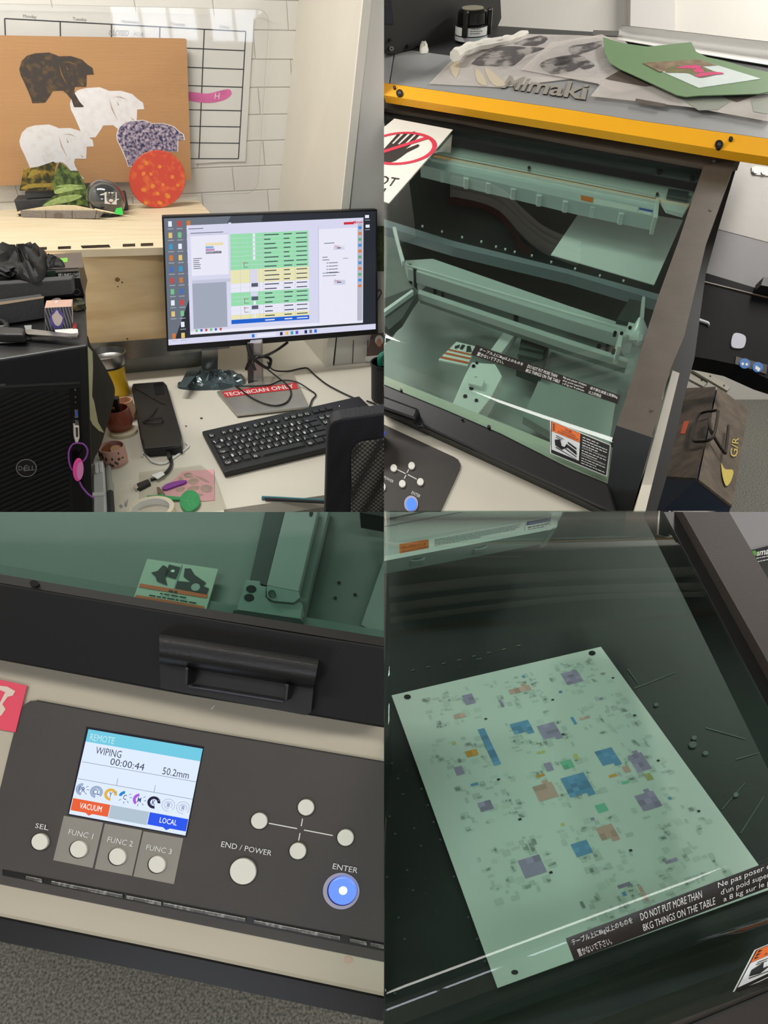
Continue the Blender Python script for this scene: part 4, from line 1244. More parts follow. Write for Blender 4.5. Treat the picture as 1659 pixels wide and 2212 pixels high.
# --- hood
yA, yB = G.hit(829, 205.5, .05), G.hit(1659, 339, .05)
YB = plane_line(yA, yB, camn(.03, .25, .96))
hood = prism('stripe_panel', [(829, 179), (1229, 237), (1374, 260), (1659, 300), (1850, 327), (1850, 369), (1659, 339), (1592, 329), (1229, 270), (829, 205.5)], YB, 0, -.02, yellow, pn, label='yellow stripe panel')
GS = plane_line(YB.hit(829, 179), YB.hit(1659, 300), camn(.06, .60, .79))
prism('hood_front', [(843, 180), (1229, 236), (1374, 259), (1659, 299), (1850, 326), (1850, 244), (1659, 217), (1120, 140), (978, 121), (890, 109), (853, 117), (848, 150)], GS, 0, -.015, greyp, pn)
prism('hood_side', [(800, 110), (850, 117), (845, 150), (840, 180), (800, 175)], GS, -.001, -.016, mat('hood side grey', (168, 168, 172), .5), pn)
T2 = plane_line(GS.hit(890, 109), GS.hit(1659, 217), camn(.07, .70, .71))
prism('hood_top', [(800, 96), (890, 108), (978, 120), (1120, 139), (1659, 216), (1850, 243), (1850, 115), (1300, 70), (1060, 55), (800, 60)], T2, -.001, -.03, mat('dark hood top', (52, 52, 52), .5, var=.1), pn)
for x, y, r in [(863, 200, 7.5), (852, 188, 3.2), (1553.5, 311, 9), (1579, 299, 4.5)]:
    s_ = prism('hood_screw', ell(x, y, r, r, 16), YB, .004, -.002, blackscw, pn)
    prism('hex_socket', ell(x, y, r * .45, r * .45, 6), YB, .0046, .003, scw, s_)
for t_, q, hh_, m_ in [('Mimaki', [(1100, 163), (1273, 180), (1265, 216), (1083, 190)], .0035, mat('logo silver', (168, 162, 152), .4, .3)), ('Mimaki', [(1099, 164.5), (1274, 182), (1266, 218.5), (1082, 192)], .0008, mat('logo black', (42, 38, 36), .5))]:
    lettering('logo', [(t_, q, .02)], GS, hh_, m_, pn)
# --- black rear unit on the left
bu = thing('rear_unit', 'tall matt black housing standing behind the printer hood', 'housing')
u0, u1 = T2.hit(852, 115), T2.hit(1073, 61)
BU = Pl(u0, T2.n.cross(u1 - u0))
blk2 = mat('soft black housing', (36, 34, 33), .55, var=.1, vscale=6)
prism('panel', [(800, -60), (1081, -60), (1081, 0), (1083, 39), (1073, 62), (884, 108), (852, 116), (800, 114)], BU, 0, -.05, blk2, bu)
prism('window', [(800, -30), (842, -30), (851, 53), (829, 51), (800, 50)], BU, .002, 0, mat('blue black window', (28, 30, 44), .2), bu)
for x, y, r in [(834, 10, 5), (846, 105, 5), (884, 100, 4), (845, 87, 3.5)]:
    s_ = prism('bolt', ell(x, y, r, r, 12), BU, .006, .0, scw if y > 100 else blackscw, bu)
    prism('bolt_socket', ell(x, y, r * .45, r * .45, 8), BU, .0066, .005, blackscw, s_)
# --- ink jar
jr = thing('ink_jar', 'black ink jar with lobed cap and white printed label on the hood', 'jar')
jb_ = T2.hit(1017, 87, .002)
mj = (jb_ - CAM).dot(FWD) / FPX
ax = T2.n
def jh(py):
    """height along the jar axis that is seen at row py"""
    lo, hi = 0, .3
    for _ in range(40):
        m_ = (lo + hi) / 2
        v = jb_ + ax * m_ - CAM
        (lo, hi) = (m_, hi) if PCY - FPX * v.dot(UPV) / v.dot(FWD) > py else (lo, m_)
    return lo
rj = 34.5 * mj
h1, h2, h3 = jh(50), jh(36), jh(33)
lathe('jar_body', jb_, [(rj * .96, 0), (rj, .004), (rj, h1 * .98), (rj * .92, h1)], mat('jar black', (20, 20, 21), .3), jr, axis=ax)
lathe('label_band', jb_, [(rj * 1.01, h1 * .12), (rj * 1.01, h1 * .9)], [mat('jar label', (226, 226, 222), .5)], jr, axis=ax, cutfill=False)
lathe('label_stripe', jb_, [(rj * 1.015, h1 * .10), (rj * 1.015, h1 * .36)], mat('jar stripe', (214, 190, 205), .5, col2=(170, 205, 190), vscale=60), jr, axis=ax, cutfill=False)
lathe('black_line', jb_, [(rj * 1.018, h1 * .36), (rj * 1.018, h1 * .42)], blackscw, jr, axis=ax, cutfill=False)
lathe('cap', jb_, [(rj * .85, h1), (rj * .9, h1 + .002), (rj * .88, h2 + .012), (rj * .72, h2 + .018), (.001, h2 + .018)], mat('jar cap', (18, 18, 18), .2), jr, axis=ax)
lathe('cap_disc', jb_, [(rj * .66, h2 + .0185), (rj * .66, h2 + .0205), (.001, h2 + .0205)], mat('cap olive', (142, 138, 118), .5), jr, axis=ax)
ju, jw = frame_of(ax)
tocam = (CAM - jb_)
tocam = (tocam - ax * tocam.dot(ax)).normalized()
side = tocam.cross(ax)
if side.x < 0:
    side = -side
for d_, lo_ in [(tocam * .93 - side * .36, -.3), (side * .98 + tocam * .1, .0)]:
    c = jb_ + d_ * rj * 1.08
    t_ = d_.cross(ax).normalized()
    obox('cap_lobe', c + ax * (h1 * .72 + h2 * .3), d_ * rj * .16, t_ * rj * .17, ax * (h2 * .5 + .003), mat('jar cap', (0, 0, 0)), jr, bevel=.004)
JL = Pl(jb_ + tocam * rj * 1.03, tocam)
lettering('lettering', [('~4', tq(1018, 64, 1038, 63, 3)), ('~6', tq(1016, 69, 1042, 68, 2.6)), ('~5', tq(1016, 74, 1036, 73, 2.6))], JL, 0, ink, jr)
# --- tissue, rolled strip
ts = thing('tissue_ball', 'small crumpled ball of white tissue on the hood edge', 'tissue')
tism = mat('white tissue', (226, 222, 212), .8, bump=.6, bscale=120)
lump('ball', [(907, 112), (907, 103), (914, 100), (922, 103), (926, 110), (922, 115), (912, 116)], T2, .0, .016, tism, ts, .3, 5)
rs = thing('rolled_tissue_strip', 'long twisted strip of white tissue lying on the transparencies', 'tissue')
P_ = [T2.hit(x, y, .022) for x, y in [(982, 120), (1003, 108), (1035, 98), (1080, 90), (1110, 82), (1138, 71)]]
tube('strip', P_, lambda t: .014 - .006 * t + .002 * math.sin(t * 30), tism, rs, seg=7)
tube('fold', [p + T2.n * .006 + RGT * .004 for p in P_[:4]], .006, tism, rs, seg=6)
# --- printed transparencies
film = filmmat('milky film', (228, 220, 214), .4, .6, 6, rough=.25)
haze = filmmat('white film print', (206, 202, 200), .25, .7, 14)
dkp = filmmat('dark tree print', (84, 80, 82), .15, .95, 26, (.4, .56))
dk2 = mat('brown film print', (88, 78, 70), .5, var=.1)
def tz1(p):
    return zc(829, 0, 3.95, p)
def tz2(p):
    return zc(1229, 0, 3.858, p)
A = thing('printed_transparency', 'clear film sheet printed with dark bare trees spread over the hood edge', 'transparency', 'printed films on the hood')
prism('film', tz1([(385, 715), (620, 470), (800, 395), (1230, 290), (1659, 300), (2030, 320), (2200, 500), (2250, 740), (1700, 660), (1000, 745)]), GS, .003, .0026, film, A)
face('print', [spl(tz1(p), 2) for p in ([(745, 545), (880, 440), (1040, 392), (1200, 400), (1390, 410), (1210, 470), (1110, 560), (900, 562)], [(1100, 372), (1330, 302), (1400, 335), (1300, 392)], [(1330, 590), (1350, 540), (1480, 530), (1540, 600), (1420, 605)], [(1540, 460), (1659, 420), (1700, 500), (1580, 512)])], GS, .0036, dkp, A)
face('milky_streak', [spl(tz1(p), 2) for p in ([(560, 560), (640, 510), (650, 560), (615, 670)], [(780, 580), (850, 640), (880, 730), (800, 700)], [(860, 570), (960, 640), (1040, 720), (960, 735), (900, 680)])], GS, .0036, mat('milky print', (196, 184, 160), .5), A)
face('pale_print', [spl(tz1([(900, 575), (1060, 590), (1200, 500), (1420, 420), (1640, 330), (1500, 300), (1240, 330), (1000, 380), (1420, 400), (1230, 475), (1120, 570)]), 2), spl(tz1([(1000, 640), (1180, 560), (1400, 490), (1640, 420), (1640, 640), (1300, 650)]), 2)], GS, .0033, haze, A, kind='stuff')
B_ = thing('printed_transparency', 'clear film sheet with black twigs beside the green card', 'transparency', 'printed films on the hood')
prism('film', [(1125, 150), (1190, 92), (1300, 74), (1345, 95), (1420, 185), (1330, 200), (1290, 180)], GS, .006, .0056, film, B_)
face('pale_print', [spl([(1150, 150), (1200, 100), (1295, 80), (1335, 100), (1370, 140), (1330, 165), (1250, 165)], 2)], GS, .0063, haze, B_)
face('print', [spl(p, 2) for p in ([(1229, 100), (1262, 95), (1298, 88), (1300, 98), (1270, 112), (1235, 120)], [(1245, 138), (1270, 130), (1285, 142), (1262, 150)], [(1190, 130), (1225, 122), (1232, 135), (1200, 142)], [(1165, 140), (1190, 126), (1240, 118), (1270, 128), (1240, 152), (1190, 160)])], GS, .0066, dkp, B_)
C_ = thing('printed_transparency', 'grey tinted film hanging over the hood front below the green card', 'transparency', 'printed films on the hood')
prism('film', tz2([(180, 800), (300, 655), (440, 575), (740, 700), (960, 830), (1659, 780), (1720, 960), (1659, 1010), (1000, 890)]), GS, .009, .0086, film, C_)
face('print', [tz2(p) for p in ([(300, 655), (440, 577), (740, 705), (640, 720)], [(560, 820), (812, 866), (785, 892), (550, 850)], [(1260, 792), (1580, 788), (1400, 850), (1330, 830)])], GS, .0096, dk2, C_)
face('print', [tz2(p) for p in ([(900, 800), (1080, 920), (1240, 915), (1370, 830), (1200, 795)], [(1520, 840), (1659, 815), (1659, 950), (1540, 930)])], GS, .0096, mat('sage film print', (142, 146, 134), .5), C_)
# --- white curled sheet
ws = thing('curled_paper', 'large white paper sheet curling up at the back of the hood', 'paper')
top = [(1342, 54), (1400, 60), (1500, 71), (1600, 83), (1720, 96)]
bot = [(1325, 84), (1395, 96), (1490, 112), (1585, 128), (1720, 150)]
WSP = plane_line(T2.hit(1325, 84, .004), T2.hit(1720, 150, .004), camn(.02, .28, .96))
rings = []
for k in range(9):
    t = k / 8
    rings.append([WSP.hit(bx_ * t + ax_ * (1 - t), by_ * t + ay_ * (1 - t), -.03 * math.sin(math.pi * t)) for (ax_, ay_), (bx_, by_) in zip(bot, top)])
V, F = loft(rings, closed=False, caps=False)
V2 = [v - T2.n * .0012 for v in V]
link('sheet', V + V2, F + [tuple(k + len(V) for k in f[::-1]) for f in F], mat('bright paper', (236, 234, 230), .6), ws, smooth=True, cutfill=False)
gk = thing('dark_strip', 'short dark plastic strip lying behind the curled paper', 'strip')
prism('strip', tz2([(190, 290), (205, 250), (420, 258), (405, 300)]), T2, .012, 0, mat('dark strip', (84, 82, 80), .5), gk)
# --- green card
gcd = thing('green_card', 'green mounting card with a flower photograph, corners curling on the hood', 'card')
gp = tz2([(285, 310), (450, 360), (660, 388), (1020, 350), (1060, 430), (1150, 475), (1290, 505), (1480, 560), (1659, 600), (1760, 620), (1760, 740), (1659, 765), (1580, 780), (1080, 795), (980, 805), (900, 790), (640, 670), (430, 575), (340, 520), (300, 440)])
gcp = GS.off(.018)
prism('card', gp, gcp, 0, -.0016, mat('green card', (112, 142, 102), .6, var=.03, vscale=8, bump=.05), gcd)
prism('photo', tz2([(612, 523), (1080, 495), (1600, 655), (1085, 731)]), gcp, .001, .0002, mat('pale photo', (214, 224, 220), .5, var=.05, vscale=30), gcd)
face('photo_print', [tz2([(612, 523), (1080, 495), (1240, 545), (900, 565), (760, 600)])], gcp, .0014, mat('brown photo', (156, 136, 108), .5, col2=(110, 88, 70), vscale=50), gcd)
face('photo_print', [spl(tz2([(800, 600), (860, 550), (1000, 545), (1100, 550), (1200, 590), (1260, 610), (1150, 640), (1080, 645), (1000, 610), (900, 605)]), 3)], gcp, .0016, mat('leaf photo', (96, 98, 62), .5, col2=(140, 130, 90), vscale=90), gcd)
for p in ([(900, 565), (980, 545), (1080, 545), (1100, 570), (1000, 570)], [(1040, 580), (1110, 570), (1120, 600), (1060, 605)], [(1050, 630), (1120, 605), (1250, 600), (1290, 615), (1180, 625), (1090, 640)]):
    face('flower_print', [spl(tz2(p), 3)], gcp, .0019, mat('pink flower', (214, 66, 120), .5, var=.2, vscale=200), gcd)
# pilaster panel on the far wall
for x0, x1 in ((1363, 1457),):
    fw = Pl((0, RY1, 0), (0, 1, 0))
    prism('wall_panel', [(x0, -60), (x1, -60), (x1 + 2, 110), (x0 - 2, 110)], fw, .05, 0, mat('wall panel', (216, 212, 208), .6), bpy.data.objects['wall_far'])

# --- cover frame
prism('cover_top_rail', [(800, 204), (1229, 270), (1592, 329), (1600, 345), (1520, 357), (1249, 309), (993, 260), (800, 229)], G, .012, -.010, brown, pn)
prism('cover_top_lip', [(800, 229), (993, 260), (1249, 309), (1521, 357), (1517, 367), (1249, 322), (981, 280), (800, 250)], G, .004, -.008, lipm, pn)
prism('cover_side_rail', [(1520, 357), (1592, 329), (1590, 345), (1527, 520), (1478, 727), (1447, 800), (1414, 920), (1408, 946), (1331, 920), (1346, 880), (1370, 800), (1423, 637), (1466, 520)], G, .012, -.03, brown, pn)
fl_A, fl_B = G.hit(829, 828, -.05), G.hit(1314, 1042, -.05)
FB = plane_line(fl_A, fl_B, camn(.06, .30, .95))
sideA, sideB = G.hit(1331, 920, .012), G.hit(1408, 946, .012)
SB = Pl(sideA, (sideB - sideA).cross(FB.hit(1313, 1042) - sideA))
prism('cover_side_front', [(1331, 919), (1409, 945), (1384, 1039), (1364, 1106), (1358, 1130), (1300, 1130), (1313, 1042), (1326, 946)], SB, 0, -.03, mat('satin black', (24, 24, 26), .4, var=.1), pn)
fr = prism('cover_front_bar', [(800, 815), (829, 828), (968, 885), (1082, 934), (1229, 1008), (1316, 1043), (1335, 1112), (1296, 1098), (1229, 1066), (918, 923), (829, 883), (800, 870)], FB, 0, -.03, mat('satin black', (0, 0, 0)), pn, bevel=.004)
for x, y, r in [(866, 841, 3), (998, 904, 2.5), (1056, 921, 4)]:
    prism('bar_screw', ell(x, y, r, r * .8, 10), FB, .004, -.001, blackscw, pn)
for x, y in [(1212 + 330, 348), (1536, 452), (1408, 884)]:
    prism('rail_screw', ell(x, y, 4, 3, 10), G, .0135, .011, scw, pn)
# handle
hd2 = prism('handle', [(800, 843), (829, 853), (905, 881), (903, 892), (896, 907), (829, 884), (800, 873)], FB, .022, .0, mat('handle black', (20, 20, 23), .35), pn, bevel=.005)
prism('handle_foot', [(890, 906), (903, 893), (918, 922), (900, 922)], FB, .008, 0, MATS['handle black'], hd2, bevel=.002)
# --- glass: flat part and bent front, one thick sheet
rows = []
NT = 49
for k in range(NT):
    s = k / (NT - 1)
    lx = lambda a, b: a + (b - a) * s
    t0 = G.hit(lx(800, 1530), lx(244, 369))
    a = G.hit(lx(800, 1352), lx(672, 868))
    c = G.hit(lx(800, 1340), lx(762, 930))
    b = FB.hit(lx(800, 1322), lx(820, 1046), -.012)
    row = [t0 * (1 - j / 4) + a * (j / 4) for j in range(4)]
    for j in range(25):
        u = j / 24
        row.append(a * (1 - u) ** 2 + c * 2 * u * (1 - u) + b * u * u)
    rows.append(row)
V, F = loft(rows, closed=False, caps=False)
gl2 = link('glass_cover', V, F, green_glass, pn, smooth=True, cutfill=False, label='green tinted glass')
def solid(o, t):
    md = o.modifiers.new('thickness', 'SOLIDIFY')
    md.thickness = t
    md.offset = 0
solid(gl2, .004)
def bend2(u, v, h=0):
    """place on the bent front: u across 0..1, v 0 at the bend start .. 1 at the front bar"""
    lx = lambda a, b: a + (b - a) * u
    a = G.hit(lx(800, 1352), lx(672, 868), h)
    c = G.hit(lx(800, 1340), lx(762, 930), h)
    b = FB.hit(lx(800, 1322), lx(820, 1046), -.012 + h)
    return a * (1 - v) ** 2 + c * 2 * v * (1 - v) + b * v * v
def to_bend(px, py, B=bend2):
    lo, hi = (.0, 1.2), (.0, 1.0)
    u, v = .5, .5
    for _ in range(9):
        def e(u, v):
            p = B(u, v) - CAM
            z = p.dot(FWD)
            return PCX + FPX * p.dot(RGT) / z - px, PCY - FPX * p.dot(UPV) / z - py
        x, y = e(u, v)
        d = 1e-4
        xu, yu = e(u + d, v)
        xv, yv = e(u, v + d)
        a, b, c, d2 = (xu - x) / d, (xv - x) / d, (yu - y) / d, (yv - y) / d
        det = a * d2 - b * c
        if abs(det) < 1e-9:
            break
        u -= (d2 * x - b * y) / det
        v -= (a * y - c * x) / det
        v = max(-.4, min(1.2, v))
    return u, v
class BendPl:
    """the bent glass used like a plane: hit() returns the place on it seen at (px, py)"""
    def __init__(s, B):
        s.B = B
        s.n = G.n
    def hit(s, px, py, h=0):
        return s.B(*to_bend(px, py, s.B), h)
BG = BendPl(bend2)
# --- stickers on the glass
sg = thing('hand_warning_sign', 'white sign with a crossed-out black hand in a red ring on the glass', 'sign')
prism('sheet', [(800, 285), (829, 275), (852, 256), (978, 280), (840, 438), (829, 435), (800, 428)], G, .0042, .0022, mat('sign white', (240, 236, 226), .5, var=.01), sg)
redr = mat('sign red', (222, 62, 84), .5)
cc = G.hit(864, 319, .005)
rr = (G.hit(940, 303, .005) - cc).length
uu = (G.hit(940, 303, .005) - cc).normalized()
vv = G.n.cross(uu)
n = 48
ro = [cc + (uu * math.cos(2 * math.pi * k / n) + vv * math.sin(2 * math.pi * k / n)) * rr for k in range(n)]
ri = [cc + (p - cc) * .87 for p in ro]
hz = zc(829, 260, 3.95, [(-60, 340), (-40, 260), (5, 240), (110, 122), (128, 113), (140, 124), (70, 195), (82, 200), (180, 105), (200, 98), (207, 112), (120, 200), (132, 204), (250, 95), (268, 95), (268, 110), (172, 205), (186, 210), (280, 120), (298, 116), (302, 130), (225, 215), (185, 245), (290, 203), (306, 212), (295, 228), (200, 275), (150, 312), (100, 345), (50, 362), (0, 366)])
handm = mat('sign black', (54, 46, 42), .6)
face('hand_print', [hz], G, .0046, handm, sg)
link('ring_print', ro + ri, [(k, (k + 1) % n, (k + 1) % n + n, k + n) for k in range(n)], redr, sg, cutfill=False)
face('bar_print', [zc(829, 260, 3.95, [(-40, 265), (385, 130), (400, 150), (-40, 292)])], G, .0052, redr, sg)
lettering('lettering', [('OT', [(822, 378), (864, 385), (851, 403), (810, 397)], .01), ('H', [(812, 403), (835, 407), (829, 416), (806, 412)])], G, .0046, handm, sg)
ls = thing('weight_warning_strip', 'long black strip with white multilingual weight warning on the glass bend', 'label')
def strip_on(B, corners, m, name, parent, h0=.0028, nx=14, ny=4):
    H = homog(corners)
    rows = [[B.hit(*H(i / nx, j / ny), h0) for i in range(nx + 1)] for j in range(ny + 1)]
    V, F = loft(rows, closed=False, caps=False)
    return link(name, V, F, m, parent, smooth=True, cutfill=False)
SQ = [(1028, 745), (1340, 854), (1334, 873), (1017, 766)]
lblk = mat('label black', (34, 30, 28), .35, var=.1)
strip_on(BG, SQ, lblk, 'strip', ls)
def lq(Q, u0, v0, u1, v1):
    H = homog(Q)
    return [H(u0, v0), H(u1, v0), H(u1, v1), H(u0, v1)]
rowst = [('テーブル上に8kg以上のものを', (.03, .12, .30, .48)), ('置かないで下さい。', (.03, .55, .19, .9)), ('DO NOT PUT MORE THAN', (.33, .12, .53, .45)), ('8KG THINGS ON THE TABLE', (.33, .55, .56, .88)), ("Ne pas poser d'objets", (.57, .06, .74, .34)), ("d'un poid superieur", (.575, .38, .73, .64)), ('a 8 kg sur le plateau.', (.58, .68, .74, .94)), ('请不要在桌面上放置8kg', (.77, .14, .985, .5)), ('以上的物品', (.77, .58, .865, .92))]
lettering('lettering', [(t, lq(SQ, *q)) for t, q in rowst], BG, .0034, whiteink, ls)
def caution(Q, pl, h, full=True, label=''):
    t = thing('caution_sticker', label, 'sticker')
    H = homog(Q)
    pq = lambda pts: [H(u, v) for u, v in pts]
    rq = lambda a, b, c, d: pq([(a, b), (c, b), (c, d), (a, d)])
    face('border', [rq(0, 0, 1, 1)], pl, h, whiteink, t)
    face('panel', [rq(.02, .03, .98, .97)], pl, h + .0003, mat('sticker black', (24, 24, 26), .4), t)
    face('orange_band', [rq(.03, .04, .5, .30)], pl, h + .0006, mat('sticker orange', (232, 110, 36), .5), t)
    face('picture_ground', [rq(.03, .31, .5, .86)], pl, h + .0006, mat('sticker white', (228, 230, 232), .5), t)
    bk = MATS['sticker black']
    face('pictogram', [pq(p) for p in ([(.08, .52), (.17, .45), (.2, .62), (.25, .62), (.28, .5), (.45, .6), (.46, .72), (.3, .6), (.2, .74), (.09, .68)], [(.1, .37), (.23, .39), (.23, .41), (.1, .39)], [(.1, .42), (.2, .44), (.2, .46), (.1, .44)], [(.26, .64), (.46, .76), (.46, .79), (.27, .68)], [(.1, .72), (.46, .84), (.46, .855), (.1, .75)], [(.3, .42), (.45, .5), (.45, .56), (.3, .47)], [(.05, .06), (.09, .1), (.05, .12)], [(.05, .13), (.09, .17), (.05, .19)], [(.05, .20), (.09, .24), (.05, .26)])], pl, h + .0009, bk, t, kind='stuff')
    lettering('lettering', [('注意', [H(.24, .07), H(.36, .07), H(.36, .13), H(.24, .13)]), ('CAUTION', [H(.18, .15), H(.42, .15), H(.42, .2), H(.18, .2)]), ('AVERTISSEMENT', [H(.13, .22), H(.47, .22), H(.47, .27), H(.13, .27)])], pl, h + .0009, bk, t)
    if full:
        rws = []
        for k, txt in enumerate(['~4', '~7', '~6', '~5', 'COVER HAZARD', '~7:a', '~8', 'COUVERCLE DANGEREUX', '~7:b', '~6:a', '~7:c']):
            v = .08 + k * .078
            rws.append((txt, [H(.54, v), H(.95 if k % 3 else .8, v), H(.95 if k % 3 else .8, v + .045), H(.54, v + .045)]))
        lettering('lettering', rws, pl, h + .0006, whiteink, t, kind='stuff')
    return t
caution([(1188, 906), (1320, 961), (1311, 1030), (1188, 979)], BG, .003, True, 'orange and white pinch hazard sticker beside a black text panel on the glass front')

# --- console with the control panel
CN = G.off(-.085)
prism('console_top', [(800, 800), (1400, 1040), (1400, 1180), (800, 1180)], CN, 0, -.02, creamp, pn)
pnl = prism('control_panel', [(800, 903), (829, 917), (981, 987), (990, 993), (995, 1003), (993, 1012), (950, 1106), (930, 1150), (800, 1150)], CN, .004, 0, mat('control grey', (60, 56, 54), .5, var=.08, vscale=30), pn)
btn = mat('white button', (232, 230, 222), .4)
for x, y, r in [(850.5, 1010, 8), (889, 1005, 8), (869, 1044, 8), (908, 1040, 8), (824, 1051, 10)]:
    prism('button', ell(x, y, r * .92, r, 20), CN, .0075, .004, btn, pnl, bevel=.001)
for a, b_ in [((858, 1014), (876, 1023)), ((881, 1025), (900, 1035)), ((883, 1014), (879, 1021)), ((877, 1026), (873, 1034))]:
    bar('pad_line', a, b_, .9, .9, CN, .0038, .0046, whiteink, pnl)
prism('button_ring', ell(888, 1088, 15, 17.5, 28), CN, .0065, .004, mat('ring grey', (176, 172, 190), .4), pnl)
prism('enter_button', ell(888.5, 1088, 11.5, 13.5, 24), CN, .0085, .0065, mat('lit blue button', (70, 120, 255), .3, emit=1.6), pnl, bevel=.001)
lettering('lettering', [('ENTER', [(891, 1060.5), (909, 1069.5), (906, 1075.5), (888, 1066.5)]), ('/POWER', [(829, 1027), (851, 1038), (848.5, 1043.5), (826, 1032)])], CN, .0046, whiteink, pnl)
face('screen_corner', [[(815, 925), (833, 933), (829.5, 943), (810, 940)]], CN, .0046, mat('lit blue mark', (40, 70, 220), .3, emit=.8), pnl)
# --- side strips and legs of the machine
prism('side_cream_edge', [(1453, 800), (1468, 806), (1394, 1106), (1388, 1130), (1362, 1130), (1370, 1106)], G, -.04, -.08, creamp, pn)
SD = Pl(G.hit(1440, 930, -.06), camn(-.5, .35, .8))
prism('side_body', [(1590, 330), (1596, 345), (1550, 500), (1524, 595), (1500, 775), (1480, 850), (1440, 1030), (1418, 1106), (1410, 1140), (1380, 1140), (1420, 960), (1450, 800), (1525, 520)], G, -.06, -.1, black_mat, pn)
prism('side_slit', [(1589, 335), (1591, 338), (1551, 455), (1549, 452)], G, -.055, -.06, mat('slit cream', (150, 140, 115), .5), pn)

# --- inside under the glass
BD = G.off(-.14)
bedm = mat('black print bed', (26, 27, 27), .35, var=.2, vscale=8, bump=.05)
prism('print_bed', [(800, 250), (981, 270), (1535, 360), (1423, 636), (1229, 582), (978, 520), (829, 473), (800, 465)], BD, 0, -.02, bedm, pn)
prism('bed_front_edge', [(800, 465), (829, 473), (978, 520), (1229, 582), (1440, 640), (1436, 653), (1229, 592), (978, 533), (829, 489), (800, 480)], BD, .004, -.02, mat('blue grey edge', (150, 158, 166), .4, .3), pn)
for x, y in [(829 + p / 3.95, 260 + q / 3.95) for p, q in [(330, 898), (497, 943), (668, 992), (833, 1030), (958, 1073), (1037, 1095)]] + [(829 + p / 3.95, 520 + q / 3.95) for p, q in [(1118, 90), (1264, 122), (1430, 177), (1633, 233)]] + [(1296, 594), (1347, 605)]:
    prism('bed_screw', ell(x, y, 2.3, 1.8, 8), BD, .003, -.001, whiteink, pn)
IF = G.off(-.30)
prism('interior_floor', [(780, 440), (1445, 610), (1350, 900), (1320, 1040), (1290, 1110), (780, 1000)], IF, 0, -.02, floori, pn)
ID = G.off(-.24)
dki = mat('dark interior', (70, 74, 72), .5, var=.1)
prism('interior_shade_plate', [(860, 500), (978, 530), (1229, 596), (1436, 655), (1420, 720), (1372, 716), (1229, 672), (935, 562), (870, 560)], ID, 0, -.01, dki, pn)  # dark plate stands in for the shadow of the print bed
IB = G.off(-.12)
def beam(name, top, bot, h, th, m):
    return prism(name, top + bot[::-1], G, h, h - th, m, pn, bevel=.002)
prism('gantry_beam', [(875, 562), (935, 558), (1229, 660), (1350, 700), (1372, 712), (1360, 729), (1229, 690), (880, 580)], G, -.12, -.15, beamm, pn, bevel=.002)
prism('gantry_beam_ridge', [(876, 569), (1229, 673), (1369, 713), (1368, 716), (1229, 677), (877, 572)], G, -.115, -.12, alu, pn)  # pale strip drawn as the highlight along the beam's top edge
prism('lower_beam', [(930, 608), (1229, 703), (1335, 740), (1356, 782), (1229, 741), (905, 630)], G, -.17, -.2, mat('lower beam grey', (142, 147, 143), .5, var=.05), pn, bevel=.002)
prism('lower_beam_ledge', [(905, 625), (1229, 733), (1356, 774), (1356, 783), (1229, 744), (903, 634)], G, -.155, -.17, beamm, pn)
prism('beam_shadow_gap', [(915, 588), (1229, 691), (1345, 730), (1335, 742), (1229, 704), (930, 608)], G, -.19, -.2, dki, pn)  # dark slab put in for the shade between the beams
for x, y, r in [(1115, 682, 5.5), (939, 619, 4), (956, 634, 4), (885, 573, 4), (896, 581, 4), (1314, 742, 4.5), (1294, 746, 4.5), (1012, 625, 3)]:
    prism('beam_hole', ell(x, y, r, r * .9, 12), G, (-.153 if y > 600 else -.118), -.17, blackscw, pn)
prism('end_block', [(1358, 695), (1374, 699), (1370, 727), (1352, 722)], G, -.10, -.14, palei, pn, bevel=.001)
prism('end_block', [(1337, 716), (1347, 719), (1342, 750), (1334, 748)], G, -.10, -.14, palei, pn, bevel=.001)
for x, y in [(1361, 707), (1343, 719), (1329, 718), (1326, 756)]:
    prism('block_bolt', ell(x, y, 4, 3.6, 12), G, -.098, -.105, blackscw, pn)
prism('rod', [(1388, 640), (1394, 641), (1388, 735), (1378, 738)], G, -.09, -.1, alu, pn)
lathe('float_bulb', G.hit(1380, 722, -.1), [(.003, -.02), (.016, -.012), (.018, 0), (.012, .014), (.004, .03)], alu, pn, axis=camn(.05, -1, -.2), seg=14)
prism('small_tray', [(1360, 645), (1390, 652), (1380, 690), (1375, 699), (1332, 690)], G, -.11, -.13, dki, pn)
prism('left_rod', [(855, 490), (862, 520), (874, 562), (868, 566), (848, 490)], G, -.08, -.09, alu, pn)
prism('left_side_wall', [(800, 480), (850, 488), (880, 600), (905, 632), (862, 690), (842, 718), (829, 725), (800, 730)], G, -.16, -.18, mat('side wall grey', (120, 124, 120), .5, var=.08), pn)
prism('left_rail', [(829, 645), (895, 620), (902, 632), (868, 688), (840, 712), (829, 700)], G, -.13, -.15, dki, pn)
prism('left_rail_lip', [(829, 668), (890, 625), (893, 629), (829, 676)], G, -.12, -.13, alu, pn)
prism('back_plate', [(945, 276), (1230, 322), (1530, 372), (1476, 462), (1440, 452), (1424, 425), (1249, 388), (938, 326)], G, -.032, -.04, palei, pn)
for x, y in [(1149, 336), (1143, 362), (1350, 376), (1461, 378), (1420, 419)]:
    prism('plate_screw', ell(x, y, 3.5, 4, 10), G, -.029, -.034, scw, pn)
prism('hinge_plate', [(1417, 361), (1514, 378), (1505, 395), (1416, 377)], G, -.022, -.03, mat('hinge grey', (170, 176, 178), .4), pn)
for x, y in [(1425, 370), (1496, 384)]:
    prism('hinge_bolt', ell(x, y, 6, 5.5, 14), G, -.019, -.025, blackscw, pn)
prism('corner_bracket', [(1444, 407), (1489, 414), (1485, 432), (1440, 424)], G, -.024, -.03, mat('bracket grey', (86, 92, 92), .4), pn)
